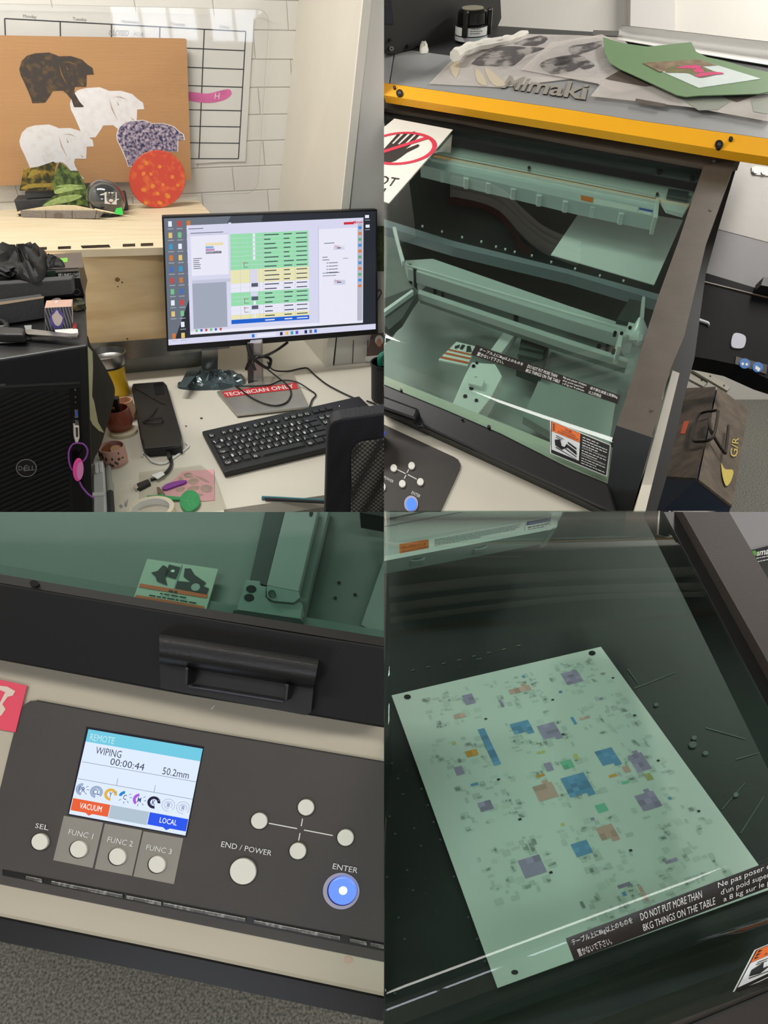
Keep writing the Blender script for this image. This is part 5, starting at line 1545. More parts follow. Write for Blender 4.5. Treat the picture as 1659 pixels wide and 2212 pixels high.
# uv lamp rail
lr = prism('lamp_rail', [(925, 326), (943, 327), (1249, 386), (1424, 423), (1421, 442), (1249, 408), (930, 344)], G, -.036, -.07, alu, pn, bevel=.003)
prism('lamp_rail_front', [(918, 342), (1249, 407), (1421, 441), (1416, 469), (1249, 435), (908, 356)], G, -.041, -.07, mat('rail front grey', (206, 210, 210), .4, .1), pn)
prism('rail_groove', [(930, 331), (1249, 394), (1422, 429), (1422, 430.5), (1249, 395.5), (930, 332.5)], G, -.0355, -.037, ink, lr)
prism('rail_end_cap', [(1418, 423), (1426, 424), (1421, 470), (1412, 469)], G, -.033, -.07, palei, pn, bevel=.001)
face('rail_label', [[(1255, 421.5), (1282, 427), (1280, 438), (1255, 432)]], G, -.0405, mat('label orange', (226, 120, 50), .5), pn)
face('rail_label', [[(1284, 428), (1378, 447), (1376, 459), (1282, 440)]], G, -.0405, paperw, pn)
face('rail_label', [[(1381, 448), (1411, 454), (1409, 459), (1380, 453)]], G, -.0403, mat('label blue', (60, 90, 170), .5), pn)
face('rail_label', [[(1380, 453), (1409, 459), (1407, 466), (1379, 460)]], G, -.0403, paperw, pn)
for p, q in [(955, 368), (1007, 382), (1055, 392), (1109, 405), (1165, 419), (1222, 432), (1281, 443), (1343, 458)]:
    prism('rail_clip', [(p - 8, q - 4), (p + 8, q - 1), (p + 5, q + 5), (p - 4, q + 4)], G, -.046, -.07, alu, pn, bevel=.001)
# sheet on the bed
wp_ = tag(prism('media_sheet', [(1264, 440), (1475, 475), (1413, 615), (1190, 550)], BD, .003, .001, mat('media white', (245, 245, 242), .5)), 'white media sheet lying on the black print bed under the glass', 'sheet')
# carriage, chain and sticker low inside
prism('carriage_plate', [(1100, 701), (1124, 707), (1083, 762), (1060, 756)], G, -.2, -.22, palei, pn)
cb1 = prism('chain_box', [(1128, 715), (1190, 730), (1170, 800), (1118, 780)], G, -.22, -.26, mat('chain dark', (62, 68, 66), .5), pn)
for k in range(3):
    prism('chain_link', [(1130 + 2 - k * 4, 722 + k * 16), (1180 - k * 3, 734 + k * 16), (1177 - k * 3, 743 + k * 16), (1126 - k * 4, 732 + k * 16)], G, -.212, -.22, mat('chain link', (92, 98, 96), .5), cb1, bevel=.001)
prism('side_plate', [(1190, 760), (1340, 800), (1310, 1000), (1130, 900)], G, -.25, -.27, floori, pn)
ca = prism('carriage', [(1019, 782), (1070, 786), (1085, 812), (1060, 860), (1022, 908), (971, 886), (1004, 810)], G, -.15, -.19, palei, pn, bevel=.002)
for x, y, r in [(1023, 790, 4), (1030, 783, 3), (1027, 817, 4.5), (1018, 838, 4.5), (1005, 855, 4.5), (1029, 864, 4), (1024, 826, 3)]:
    prism('carriage_hole', ell(x, y, r, r * .8, 12), G, -.148, -.16, blackscw, ca)
prism('carriage_step', [(1016, 812), (1047, 818), (1041, 835), (1012, 828)], G, -.14, -.15, palei, ca, bevel=.001)
stk = thing('pinch_sticker', 'small white sticker with orange stripes and hand pictograms inside the printer', 'sticker')
STQ = [(986, 738), (1027, 748), (1010, 790), (947, 777)]
prism('paper', STQ, G, -.18, -.184, mat('sticker paper', (224, 226, 218), .5), stk)
HQ = Sheet(STQ, G, -.179)
orr = mat('stripe orange', (206, 96, 52), .5)
prints('stripe', [(0, .5, 1, .57, orr)], HQ, 0, stk)
prints('stripe', [(0, .68, 1, .75, orr)], HQ, 0, stk)
prints('stripe', [(0, .86, 1, .93, orr)], HQ, 0, stk)
prints('pictogram', [([(.1, .3), (.25, .12), (.3, .3), (.2, .44)], ink), ([(.34, .08), (.5, .1), (.5, .4), (.36, .36)], ink), ([(.6, .1), (.75, .05), (.95, .4), (.7, .45)], ink)], HQ, .0003, stk, kind='stuff')

# --- right of the printer
rp_ = thing('side_cabinet', 'light grey machine cabinet standing beside the printer', 'cabinet')
RP = Pl(at(1620, 480, 1.75), camn(-.15, .35, .92))
prism('side_panel', [(1592, 330), (1640, 336), (1850, 372), (1850, 573), (1659, 523), (1548, 494)], RP, 0, -.02, mat('light cabinet', (166, 160, 154), .6, var=.02), rp_)
prism('lower_panel', [(1548, 493), (1659, 522), (1850, 573), (1850, 687), (1659, 630), (1524, 590)], RP, -.001, -.02, mat('grey cabinet', (112, 110, 112), .6, var=.02), rp_)
prism('top_slot', [(1621, 335), (1720, 350), (1720, 360), (1622, 345)], RP, .002, 0, black_mat, rp_)
pp_ = prism('screw_plate', [(1624, 361), (1634, 358), (1700, 368), (1700, 384), (1632, 377), (1624, 371)], RP, .003, 0, mat('screw plate', (190, 186, 180), .5), rp_)
for x, y in [(1633, 369), (1651, 372)]:
    prism('plate_screw', ell(x, y, 5.5, 5, 14), RP, .006, .003, scw, pp_)
bs = thing('black_cabinet_base', 'glossy black lower machine front with safety symbols beside the printer', 'machine base')
BSP = RP.off(.01)
prism('front', [(1520, 588), (1659, 630), (1850, 690), (1850, 880), (1659, 818), (1592, 788), (1540, 777), (1498, 770), (1505, 690)], BSP, 0, -.05, mat('dull black base', (12, 12, 14), .7, var=.1, spec=.15), bs)
bar('edge_line', (1522, 608), (1659, 642), .7, .7, BSP, .0, .003, mat('edge brown', (120, 105, 88), .4), bs)
prism('black_box', [(1650, 598), (1720, 610), (1720, 630), (1644, 616)], BSP, .03, 0, black_pl, bs)
prism('white_tab', spl([(1586, 720), (1610, 726), (1608, 748), (1595, 752), (1580, 746)], 4), BSP, .003, 0, mat('lilac tab', (186, 186, 200), .5), bs)
prism('bracket_strip', [(1499, 683), (1530, 694), (1533, 697), (1533, 703), (1530, 698), (1498, 687)], BSP, .005, 0, mat('bracket pale', (176, 178, 186), .4), bs)
sqp = prism('symbol_patch', [(1590, 770), (1658, 788), (1655, 808), (1588, 786)], BSP, .002, 0, mat('patch black', (34, 32, 36), .4), bs)
for x, y in [(1609, 785), (1637, 793)]:
    prism('safety_symbol', ell(x, y, 11.5, 11, 20), BSP, .0035, .002, mat('symbol blue', (24, 104, 178), .4), bs)
face('symbol_mark', [ell(1604.5, 786, 3, 3, 10), ell(1613, 787, 3, 3, 10)], BSP, .004, whiteink, bs, kind='stuff')
face('symbol_mark', [[(1633, 789), (1643, 796), (1639, 803), (1631, 796)]], BSP, .004, whiteink, bs)
CLIP[:] = CLIP[:1]
# flat bars and toolbox on the floor
FL = hplane(0)
t8 = lambda p: zc(1229, 780, 3.858, p)
fb1 = thing('flat_bar', 'long pale grey drilled flat bar leaning out over the toolbox', 'flat bar')
FB1 = hplane(.37)
pb1 = prism('bar', t8([(1030, 10), (1345, 215), (1320, 247), (1028, 75)]), FB1, 0, -.01, mat('pale bar', (138, 136, 126), .5), fb1)
for p in ((1178, 125), (1293, 203)):
    prism('hole', ell(*t8([p])[0], 2.4, 2.2, 8), FB1, .001, -.002, blackscw, fb1)
fb2 = thing('flat_bar', 'short pale grey drilled flat bar beside the toolbox lid', 'flat bar')
prism('bar', t8([(1008, 75), (1160, 170), (1122, 212), (1003, 150)]), FB1, -.015, -.025, MATS['pale bar'], fb2)
prism('hole', ell(*t8([(1107, 158)])[0], 2.2, 2, 8), FB1, -.014, -.017, blackscw, fb2)
tbx = thing('metal_toolbox', 'worn rusty metal toolbox with blue end standing on the carpet', 'toolbox')
rust = mat('worn brown steel', (58, 50, 44), .6, col2=(92, 78, 66), vscale=22, thr=(.4, .75), bump=.2, bscale=80)
rust2 = mat('grey brown steel', (78, 68, 60), .6, col2=(104, 92, 78), vscale=18, thr=(.4, .75), bump=.2, bscale=80)
blu = mat('old blue paint', (56, 68, 88), .55, col2=(84, 66, 54), vscale=20, thr=(.55, .8))
zr, ze = .30, .20
TBr, TBe = hplane(zr), hplane(ze)
def hp(z, p):
    return hplane(z).hit(*t8([p])[0])
L0, L1 = hp(ze, (960, 225)), hp(ze, (805, 960))
R0, R1 = hp(zr, (1226, 213)), hp(zr, (1066, 975))
R0b, R1b = hp(zr, (1240, 213)), hp(zr, (1080, 985))
E0, E1 = hp(ze, (1495, 405)), hp(ze, (1360, 1203))
dn = Vector((0, 0, -ze))
slab('lid', [L0, L1, R1, R0], Vector((0, 0, -.01)), rust, tbx)
slab('lid', [R0b, R1b, E1, E0], Vector((0, 0, -.01)), rust2, tbx)
eps = Vector((0, .004, -.012))
Bq = [L1 + dn, E1 + dn, E0 + dn, L0 + dn]
V = [L0 + eps, L1 + eps, R1 + eps, E1 + eps, E0 + eps, R0 + eps] + Bq
link('body', V, [(1, 2, 3, 7, 6), (3, 4, 8, 7), (4, 5, 0, 9, 8), (0, 1, 6, 9), (6, 7, 8, 9), (0, 5, 2, 1), (5, 4, 3, 2)], [blu], tbx)
LP1 = Pl(L0, (L1 - L0).cross(R0 - L0))
LP2 = Pl(R0b, (R1b - R0b).cross(E0 - R0b))
hm = mat('handle steel', (46, 42, 40), .4, .7)
pcol = [LP1.hit(*p, .03) for p in t8([(1230, 410), (1080, 450), (1030, 640), (1090, 670), (1200, 630), (1245, 420)])]
tube('carry_handle', pcol, .006, hm, tbx)
tube('carry_handle', [LP2.hit(*p, .03) for p in t8([(1180, 440), (1170, 540), (1215, 640), (1290, 755), (1308, 740), (1330, 540)])], .006, hm, tbx)
prism('lid_rib', t8([(1130, 640), (1150, 650), (1060, 960), (1000, 960)]), LP1, .004, 0, rust2, tbx)
prism('lid_patch', t8([(960, 500), (1000, 498), (965, 605), (928, 605)]), LP1, .002, 0, mat('orange tape', (176, 70, 40), .5), tbx)
lettering('paint_lettering', [('G/R', [t8([(1340, 790)])[0], t8([(1365, 635)])[0], t8([(1418, 640)])[0], t8([(1400, 805)])[0]])], LP2, .002, mat('yellow paint mark', (186, 168, 84), .6), tbx)
face('paint_splash', [spl(t8([(1270, 850), (1300, 900), (1370, 910), (1350, 1000), (1310, 1040), (1280, 960)]), 3)], LP2, .002, MATS['yellow paint mark'], tbx)
# ================================================================== the control panel (lower left)
CLIP[:] = [(Vector((0, 0, 0)), Vector((1, 0, 0))), (CAM.copy(), UPV.copy())]
N3 = Pl(at(400, 1700, .42), camn(.07, .26, .96))
c3 = thing('printer_console', 'cream printer console with dark control panel, lit screen and white buttons', 'console')
prism('console_face', [(-480, 1331), (890, 1570), (890, 2170), (400, 2066), (0, 1984), (-480, 1886)], N3, 0, -.012, mat('cream console', (182, 174, 156), .5, var=.02, vscale=10), c3, bevel=.003)
EDG = plane_line(N3.hit(0, 1984), N3.hit(829, 2157), camn(.02, -.15, .98))
prism('console_underside', [(-480, 1886), (0, 1984), (400, 2066), (829, 2157), (890, 2170), (890, 2222), (829, 2206), (400, 2115), (0, 2034), (-480, 1936)], N3, -.03, -.12, mat('under black', (10, 10, 12), .4), c3)
pm = mat('control panel grey', (68, 64, 61), .5, col2=(60, 57, 55), vscale=14, bump=.05, bscale=400)
cp = prism('control_panel', [(-47, 1893), (0, 1704), (19, 1626), (38, 1551), (44, 1535), (54, 1521), (66, 1514), (80, 1513), (420, 1577), (829, 1646), (890, 1657), (890, 2090), (829, 2078), (400, 1991), (0, 1910), (-45, 1901)], N3, .0015, 0, pm, c3)
prism('panel_edge_line', [(80, 1512), (420, 1575.5), (829, 1644.5), (829, 1647), (420, 1578), (80, 1514.5)], N3, .0019, .0015, mat('edge black', (26, 24, 24), .5), cp)
SCQ = [(191, 1575), (438, 1617.5), (400.5, 1805), (149, 1758)]
scw3 = [(187, 1570), (440, 1613), (402, 1808), (146, 1760)]
prism('screen_bezel', scw3, N3, .0021, .0013, mat('bezel blue black', (20, 20, 40), .3), cp)
S3 = Sheet(SCQ, N3, .0024)
def e3(n, c, e=1.0):
    return mat('lcd ' + n, c, .3, emit=e, spec=.2)
lw, lt, lgy, lor, lbl = e3('white', (222, 236, 255)), e3('teal', (112, 202, 226)), e3('grey', (176, 194, 208)), e3('orange', (232, 96, 52)), e3('blue', (36, 84, 236))
lk = e3('ink', (58, 62, 80))
prints('screen', [(0, 0, 1, 1, lw)], S3, 0, cp)
prints('screen_header', [(0, 0, 1, .148, lt)], S3, .0001, cp)
prints('screen_rule', [(.01, .385, 1, .389, lk)], S3, .0001, cp)
prints('screen_rule', [(.01, .585, 1, .589, lk)], S3, .0001, cp)
prints('screen_rule', [(.343, .505, .346, .585, lk)], S3, .0001, cp)
prints('screen_rule', [(.668, .505, .671, .585, lk)], S3, .0001, cp)
tile = lambda u0, v0, u1, v1, m: ([(u0, v0), (u1, v0), (u1, v1), ((u0 + u1) / 2 + .03, v1), ((u0 + u1) / 2, v1 + .025), ((u0 + u1) / 2 - .03, v1), (u0, v1)], m)
prints('soft_key', [tile(.005, .815, .33, .955, lor)], S3, .0002, cp, )
prints('soft_key', [(.335, .815, .665, .965, lgy)], S3, .0002, cp)
prints('soft_key', [tile(.67, .815, .997, .955, lbl)], S3, .0002, cp)
us_ = lambda q: [S3.px(u, v) for u, v in ((q[0], q[1]), (q[2], q[1]), (q[2], q[3]), (q[0], q[3]))]
lettering('lettering', [('WIPING', us_((.105, .185, .33, .27))), ('00:00:44', us_((.25, .285, .545, .365))), ('50.2mm', us_((.705, .285, .93, .368)))], N3, .0027, lk, cp)
lettering('lettering', [('REMOTE', us_((.03, .045, .245, .125)))], N3, .0027, e3('pale', (196, 232, 240)), cp)
lettering('lettering', [('VACUUM', us_((.075, .85, .265, .915))), ('LOCAL', us_((.765, .85, .91, .91)))], N3, .0029, e3('key white', (255, 255, 255), 1.1), cp)
cols = [('PR', (160, 176, 206)), ('CL', (160, 180, 205)), ('Y', (226, 178, 68)), ('C', (24, 130, 205)), ('M', (170, 90, 215)), ('K', (24, 22, 60)), ('W', (226, 236, 250)), ('W', (226, 236, 250))]
lv = [(90, 270), (-40, 270), (0, 280), (100, 175), (100, 240), (0, 290), (-40, 285), (-40, 285)]
for k, ((t, c), (a0, a1)) in enumerate(zip(cols, lv)):
    cu_, cv_ = .064 + k * .1243, .70
    pts = []
    ru, rv = .052, .066
    def arc(r0, r1, n=20):
        A = [math.radians(a0 + (a1 - a0) * i / n) for i in range(n + 1)]
        return [(cu_ + ru * r0 * math.cos(a), cv_ - rv * r0 * math.sin(a)) for a in A], [(cu_ + ru * r1 * math.cos(a), cv_ - rv * r1 * math.sin(a)) for a in A]
    o_, i_ = arc(1.06, .58)
    om = e3('outline', (120, 140, 180))
    V = [S3.P(u, v, .0002) for u, v in o_ + i_]
    n = len(o_)
    link('ink_gauge', V, [(j, j + 1, j + 1 + n, j + n) for j in range(n - 1)], om if t in ('PR', 'CL', 'W') else e3('gauge ' + t, c), cp, cutfill=False)
    if t in ('PR', 'CL', 'W'):
        o_, i_ = arc(1.0, .64)
        V = [S3.P(u, v, .0003) for u, v in o_ + i_]
        link('ink_gauge_fill', V, [(j, j + 1, j + 1 + n, j + n) for j in range(n - 1)], e3('gauge ' + t, c), cp, cutfill=False)
    w = .014 * len(t)
    lettering('lettering', [(t, us_((cu_ - w, cv_ - .028, cu_ + w, cv_ + .03)), .01)], N3, .0029, e3('gauge text', (50, 70, 130)), cp)
    for a in ([40, 5, -40] if k == 0 else [35] if k in (2, 5) else [40, 5, -50, -90, -140] if k == 3 else [40, 0, -45, -95] if k == 4 else []):
        a = math.radians(a)
        p, q = (cu_ + ru * .75 * math.cos(a), cv_ - rv * .75 * math.sin(a)), (cu_ + ru * 1.15 * math.cos(a), cv_ - rv * 1.15 * math.sin(a))
        bar('gauge_tick', S3.px(*p), S3.px(*q), .7, .7, N3, .0025, .0027, om, cp)
# function tiles and buttons
tl = mat('grey key tile', (142, 138, 130), .5, var=.03)
bw3 = mat('ivory button', (222, 221, 210), .42, var=.02)
hol = mat('button well', (26, 24, 22), .6)
for k, q in enumerate([[(138, 1762), (223, 1777), (200, 1875), (115, 1858)], [(226.6, 1779), (307, 1793.6), (285, 1892), (204.6, 1876.6)], [(310, 1795.6), (396, 1811), (375.5, 1910), (288, 1893)]]):
    prism('key_tile', q, N3, .0019, .0014, tl, cp)
for x, y, r in [(85, 1819, 18), (169, 1835, 18.5), (253, 1851, 18.5), (338.5, 1868, 18.5), (559.4, 1773.7, 17.7), (660.5, 1744.5, 17.7), (746, 1810, 18), (642.9, 1839, 18), (524.4, 1883, 28.5)]:
    prism('button_well', ell(x - .9, y + .3, r + .8, r + .8, 32), N3, .0021, .0014, hol, cp)
    prism('button', ell(x, y, r, r, 32), N3, .0042, .0014, bw3, cp, bevel=.0006)
prism('button_ring', ell(737, 1925, 39.5, 39.5, 40), N3, .0022, .0014, mat('lilac ring', (168, 164, 178), .4), cp)
prism('button_well', ell(738.5, 1925, 32, 32, 36), N3, .0024, .0021, mat('blue well', (24, 24, 90), .4), cp)
ebm = mat('glowing blue button', (88, 126, 255), .3, emit=1.5)
prism('enter_button', ell(739.5, 1925, 30.5, 30.5, 36), N3, .0046, .0023, ebm, cp, bevel=.0008)
prism('enter_lamp', ell(741, 1924, 9, 9, 20), N3, .0049, .0046, mat('lamp core', (214, 240, 255), .3, emit=2.2), cp)
for a, b_ in [((580.7, 1778.4), (641.6, 1790)), ((656.6, 1793), (718.8, 1805)), ((653.5, 1768.6), (650.6, 1784.6)), ((648, 1799.7), (645, 1816))]:
    bar('pad_line', a, b_, 1.1, 1.1, N3, .0015, .0019, whiteink, cp)
lettering('lettering', [('SEL', [(78, 1778), (106, 1783), (104, 1794), (75.5, 1788)]), ('FUNC 1', [(150, 1791), (203, 1801), (199.5, 1812.5), (147, 1802)]), ('FUNC 2', [(234, 1807), (288.5, 1817), (285.5, 1829), (231, 1818.5)]), ('FUNC 3', [(318, 1824), (372.5, 1834), (370, 1845.5), (315, 1835)]), ('END / POWER', [(479.5, 1817), (588, 1837.5), (585.5, 1849), (477, 1829)]), ('ENTER', [(720.5, 1865), (774, 1875), (771.5, 1886.5), (718, 1876.5)])], N3, .0024, whiteink, cp)
# clear strip set in the groove
gv3 = prism('groove', [(5, 1878), (829, 2037), (890, 2049), (890, 2068), (829, 2055), (5, 1891)], N3, .0019, .0012, mat('groove black', (18, 18, 18), .3), cp)
clr3 = mat('scuffed clear plastic', (74, 72, 70), .25, col2=(150, 148, 144), vscale=260, thr=(.5, .72), spec=.8)
for x0, x1 in [(55, 90), (110, 265), (272, 348), (352, 530), (548, 735), (755, 792), (800, 829)]:
    y0 = lambda x: 1880 + (x - 5) * .193
    prism('clear_strip', [(x0, y0(x0) + 2.5), (x1, y0(x1) + 2.5), (x1, y0(x1) + 11), (x0, y0(x0) + 10)], N3, .0030, .0019, clr3, gv3, bevel=.0003)
prism('pink_smudge', ell(752, 2074, 9, 8, 16), N3, .0004, .0001, mat('pink smudge', (190, 160, 145), .6), c3)
# pink sticker
ps3 = thing('pink_sticker', 'torn pink sticker with a cream stroke at the console corner', 'sticker')
prism('paper', [(-60, 1457), (0, 1468.5), (58, 1481), (33, 1581.7), (0, 1576), (-60, 1566)], N3, .0024, .0016, mat('sticker pink', (226, 74, 98), .5, var=.03), ps3)
face('stroke_print', [zc(0, 1366, 3.95, [(-60, 440), (0, 455), (60, 462), (130, 500), (110, 540), (65, 550), (20, 612), (48, 655), (10, 712), (-40, 690), (-10, 620), (45, 510), (0, 492), (-60, 480)])], N3, .0027, mat('cream print', (222, 200, 186), .6), ps3)
# front bar of the cover and its handle
r0, r1 = N3.hit(0, 1259, .035), N3.hit(829, 1396, .035)
FB3 = plane_line(r0, r1, camn(.03, .12, .99))
bk3 = mat('black cover bar', (10, 10, 12), .5, var=.15, vscale=10, spec=.3)
cv3 = thing('printer_cover', 'black front bar of the printer cover with its moulded handle and green glass', 'cover')
prism('front_bar', [(-480, 1180), (0, 1259), (420, 1330), (633, 1366), (829, 1396), (890, 1405), (890, 1584), (829, 1573), (400, 1502), (0, 1427), (-480, 1339)], FB3, 0, -.03, bk3, cv3, bevel=.0015)
G3 = plane_line(r0, r1, camn(.04, .62, .78))
prism('top_bar', [(-480, 1157), (0, 1240), (291, 1290), (400, 1308), (829, 1377), (890, 1387), (890, 1405), (829, 1396), (420, 1330), (0, 1259), (-480, 1180)], G3, 0, -.012, mat('black top bar', (30, 29, 27), .38, var=.1), cv3)
prism('bar_screw', ell(73.5, 1260, 10, 7, 18, rot=.15), G3, .002, -.001, mat('screw black', (20, 20, 22), .25), cv3)
gg3 = prism('glass_pane', [(-480, 1080), (890, 1080), (890, 1389), (829, 1379), (291, 1292), (0, 1242), (-480, 1159)], G3, -.004, -.007, glass('deep green acrylic', (.69, .835, .785), .01, 1.45, 1.2), cv3, label='green tinted glass')
hk3 = mat('handle satin black', (20, 20, 22), .38, var=.1, bump=.12, bscale=900)
# grip: rounded bar
def wpx(pts, h):
    return [FB3.hit(x, y, h) for x, y in pts]
prof = [(0, .002), (.05, .016), (.2, .021), (.5, .022), (.75, .020), (.95, .013), (1.0, .002)]
ring = []
for t, h in prof:
    a = (344 + t * 0, 1368 + t * 66)
    b = (689 - t * 12, 1423 + t * 66)
    ring.append([FB3.hit(a[0] + (b[0] - a[0]) * k / 10, a[1] + (b[1] - a[1]) * k / 10, h) for k in range(11)])
rings = [[r[k] for r in ring] for k in range(11)]
V, F = loft(rings)
hnd = link('handle_grip', V, F, hk3, cv3, smooth=True)
prism('handle_back', [(345, 1432), (677, 1488), (672, 1538), (660, 1545), (347, 1487)], FB3, .006, .0, mat('handle recess', (13, 13, 15), .4), hnd)
prism('handle_post', [(398, 1440), (407, 1442), (405, 1482), (396, 1480)], FB3, .017, .004, hk3, hnd, bevel=.001)
prism('handle_post', [(615, 1476), (624, 1478), (620, 1516), (612, 1514)], FB3, .017, .004, hk3, hnd, bevel=.001)
bar('handle_lower_edge', (408, 1483), (612, 1516), 1.2, 1.2, FB3, .004, .009, mat('edge grey', (70, 70, 80), .3), hnd)
tag(prism('lint', zc(400, 1366, 3.858, [(208, 640), (235, 608), (246, 602), (240, 620), (222, 640)]), N3, .001, .0001, whiteink), 'white fleck of lint on the cream console below the handle', 'lint')
# inside behind the glass
IN3 = G3.off(-.05)
ing = mat('shaded inside panel', (114, 118, 114), .5, var=.04, vscale=10)  # shade under the cover is put into this grey
ins = thing('cover_interior', 'pale interior floor of the printer seen through the green glass', 'interior')
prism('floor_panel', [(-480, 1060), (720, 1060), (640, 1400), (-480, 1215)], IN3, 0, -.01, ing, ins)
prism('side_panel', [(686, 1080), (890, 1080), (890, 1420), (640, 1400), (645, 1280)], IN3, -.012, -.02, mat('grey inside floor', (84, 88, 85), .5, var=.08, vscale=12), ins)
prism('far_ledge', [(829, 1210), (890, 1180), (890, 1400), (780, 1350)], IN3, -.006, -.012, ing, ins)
prism('black_corner', [(775, 1080), (890, 1080), (890, 1126), (829, 1116), (778, 1107)], IN3, .02, .0, black_mat, ins)
prism('floor_shade_band', [(-480, 1137), (0, 1219), (294, 1270), (700, 1340), (829, 1362), (890, 1372), (890, 1440), (-480, 1225)], IN3, .006, .0, mat('shade band grey', (104, 108, 104), .5), ins)  # added darker strip for the shadowy band low in the glass
prism('rail_slot', [(579, 1080), (622, 1080), (576, 1265), (540, 1252)], IN3, .004, .0, mat('slot dark', (44, 52, 52), .5), ins)
prism('rail_plate', [(622, 1080), (693, 1080), (686, 1106), (645, 1278), (576, 1264)], IN3, .010, .002, mat('rail plate', (134, 138, 134), .45, .1), ins, bevel=.0006)
prism('plate_hole', ell(672, 1109, 4, 7, 12, rot=.2), IN3, .0104, .008, blackscw, ins)
br3 = prism('rail_bracket', [(532, 1252), (562, 1255), (561, 1264), (576, 1267), (574, 1290), (585, 1300), (630, 1304), (649, 1300), (654, 1306), (649, 1337), (511, 1317)], IN3, .014, .002, mat('bracket grey pale', (132, 136, 132), .45), ins, bevel=.0006)
prism('rail_tongue', [(576, 1264), (645, 1278), (649, 1290), (634, 1302), (590, 1298), (576, 1288)], IN3, .017, .012, MATS['rail plate'], ins, bevel=.0006)
for x, y in [(542.6, 1272), (538, 1290.6)]:
    prism('bracket_hole', ell(x, y, 11, 8, 18), IN3, .0145, .012, blackscw, br3)
s_ = prism('bracket_screw', ell(587, 1281, 8, 7, 18), IN3, .019, .014, mat('screw rim', (90, 100, 98), .3, .8), br3)
prism('screw_head', ell(588, 1282, 4.5, 4, 14), IN3, .021, .018, chrome, br3)
for x, y in [(767, 1284), (724, 1291), (732, 1258)]:
    prism('panel_dimple', ell(x, y, 4, 3, 10), IN3, -.011, -.013, blackscw, ins)
prism('cable_dark', [(505, 1318), (650, 1338), (660, 1352), (500, 1330)], IN3, .016, .006, black_mat, ins)
st3 = thing('hand_warning_sticker', 'white warning sticker with hand pictograms and orange bands behind the glass', 'sticker')
Q3 = [(318, 1207), (471, 1229), (444, 1320), (288, 1293)]
prism('paper', Q3, IN3, .008, .0065, mat('shaded sticker paper', (176, 182, 168), .5), st3)  # white paper darkened for the shade inside the cover
HS = Sheet(Q3, IN3, .0084)
o3, k3 = mat('stripe orange', (0, 0, 0)), mat('pictogram black', (30, 36, 34), .5)
prints('orange_band', [(0.02, .62, .97, .71, o3)], HS, 0, st3)
prints('orange_band', [(0.02, .90, .97, .99, o3)], HS, 0, st3)
prints('divider', [(.5, .03, .515, .62, mat('divider grey', (130, 140, 134), .5))], HS, .0001, st3)
for p in ([(.12, .32), (.2, .26), (.25, .1), (.3, .12), (.36, .22), (.34, .4), (.4, .56), (.24, .5), (.2, .4)], [(.33, .06), (.5, .09), (.48, .38), (.31, .34)], [(.56, .1), (.64, .08), (.72, .22), (.9, .36), (.86, .5), (.72, .42), (.58, .3)], [(.52, .42), (.75, .40), (.96, .48), (.95, .62), (.52, .6)]):
    prints('pictogram', [(p, k3)], HS, .0002, st3)
prints('pictogram', [([(.39, .18), (.42, .17), (.44, .2), (.42, .24), (.38, .22)], mat('picto pale', (225, 228, 220), .5))], HS, .0004, st3)
prints('pictogram', [([(.78 + .06 * math.cos(i * .4), .5 + .09 * math.sin(i * .4)) for i in range(16)], mat('picto grey', (150, 160, 152), .5))], HS, .0004, st3)
lettering('lettering', [('~2', [HS.px(.44, .63), HS.px(.56, .63), HS.px(.56, .70), HS.px(.44, .70)]), ('~4:s', [HS.px(.34, .735), HS.px(.7, .735), HS.px(.7, .79), HS.px(.34, .79)]), ('~7:s', [HS.px(.2, .82), HS.px(.85, .82), HS.px(.85, .875), HS.px(.2, .875)])], IN3, .0088, k3, st3)
# machine body under the console down to the carpet
kb3 = N3.hit(400, 2080, -.1)
CLIP[:] = [(Vector((0, 0, 0)), Vector((1, 0, 0)))]
box('console_pedestal', (-.55, .9, 0), (-.02, .94, .7), black_mat, c3)
# ================================================================== the print bed close up (lower right)
CLIP[:] = [(Vector((0, 0, 0)), Vector((-1, 0, 0))), (CAM.copy(), UPV.copy())]
N4 = Pl(at(846, 1502, .58), camn(-.025, .796, .604))
pb4 = thing('printer_bed', 'dark printer bed with vacuum holes seen close through the glass cover', 'printer')
bed4 = mat('scuffed dark bed', (26, 29, 28), .5, col2=(42, 47, 44), vscale=9, thr=(.35, .75), bump=.05)
prism('bed_plate', [(770, 1060), (1490, 1060), (1900, 1760), (2000, 1862), (1659, 1985), (1240, 2140), (829, 2290), (770, 2310)], N4, 0, -.02, bed4, pb4)
vh = mat('vacuum hole rim', (92, 100, 96), .5)
for x, y in zc(829, 1626, 3.95, [(70, 90), (122, 218), (165, 352), (322, 308), (50, 542), (375, 447), (98, 690), (482, 740), (200, 1000), (318, 792), (598, 1055), (30, 1058), (425, 590), (260, 642)]) + zc(829, 1886, 3.95, [(125, 378), (720, 375), (178, 562), (795, 560), (862, 750), (250, 145), (95, 1025)]):
    prism('vacuum_hole', ell(x, y, 2.6, 2.2, 10), N4, .0006, -.0002, vh, pb4)
drop = mat('resin droplet', (120, 128, 124), .15, spec=.8)
for x, y, r in [(1418, 1521.5, 5), (1500, 1593, 6), (1524.5, 1626, 6), (1497, 1608, 9), (1590, 1716, 6), (901, 1553, 3), (1003, 1554, 2.5)]:
    prism('resin_drop', ell(x, y, r, r * .8, 14), N4, .0014, 0, drop if r < 9 else vh, pb4, bevel=.0004)
scr_ = mat('bed scratch', (116, 126, 120), .6)
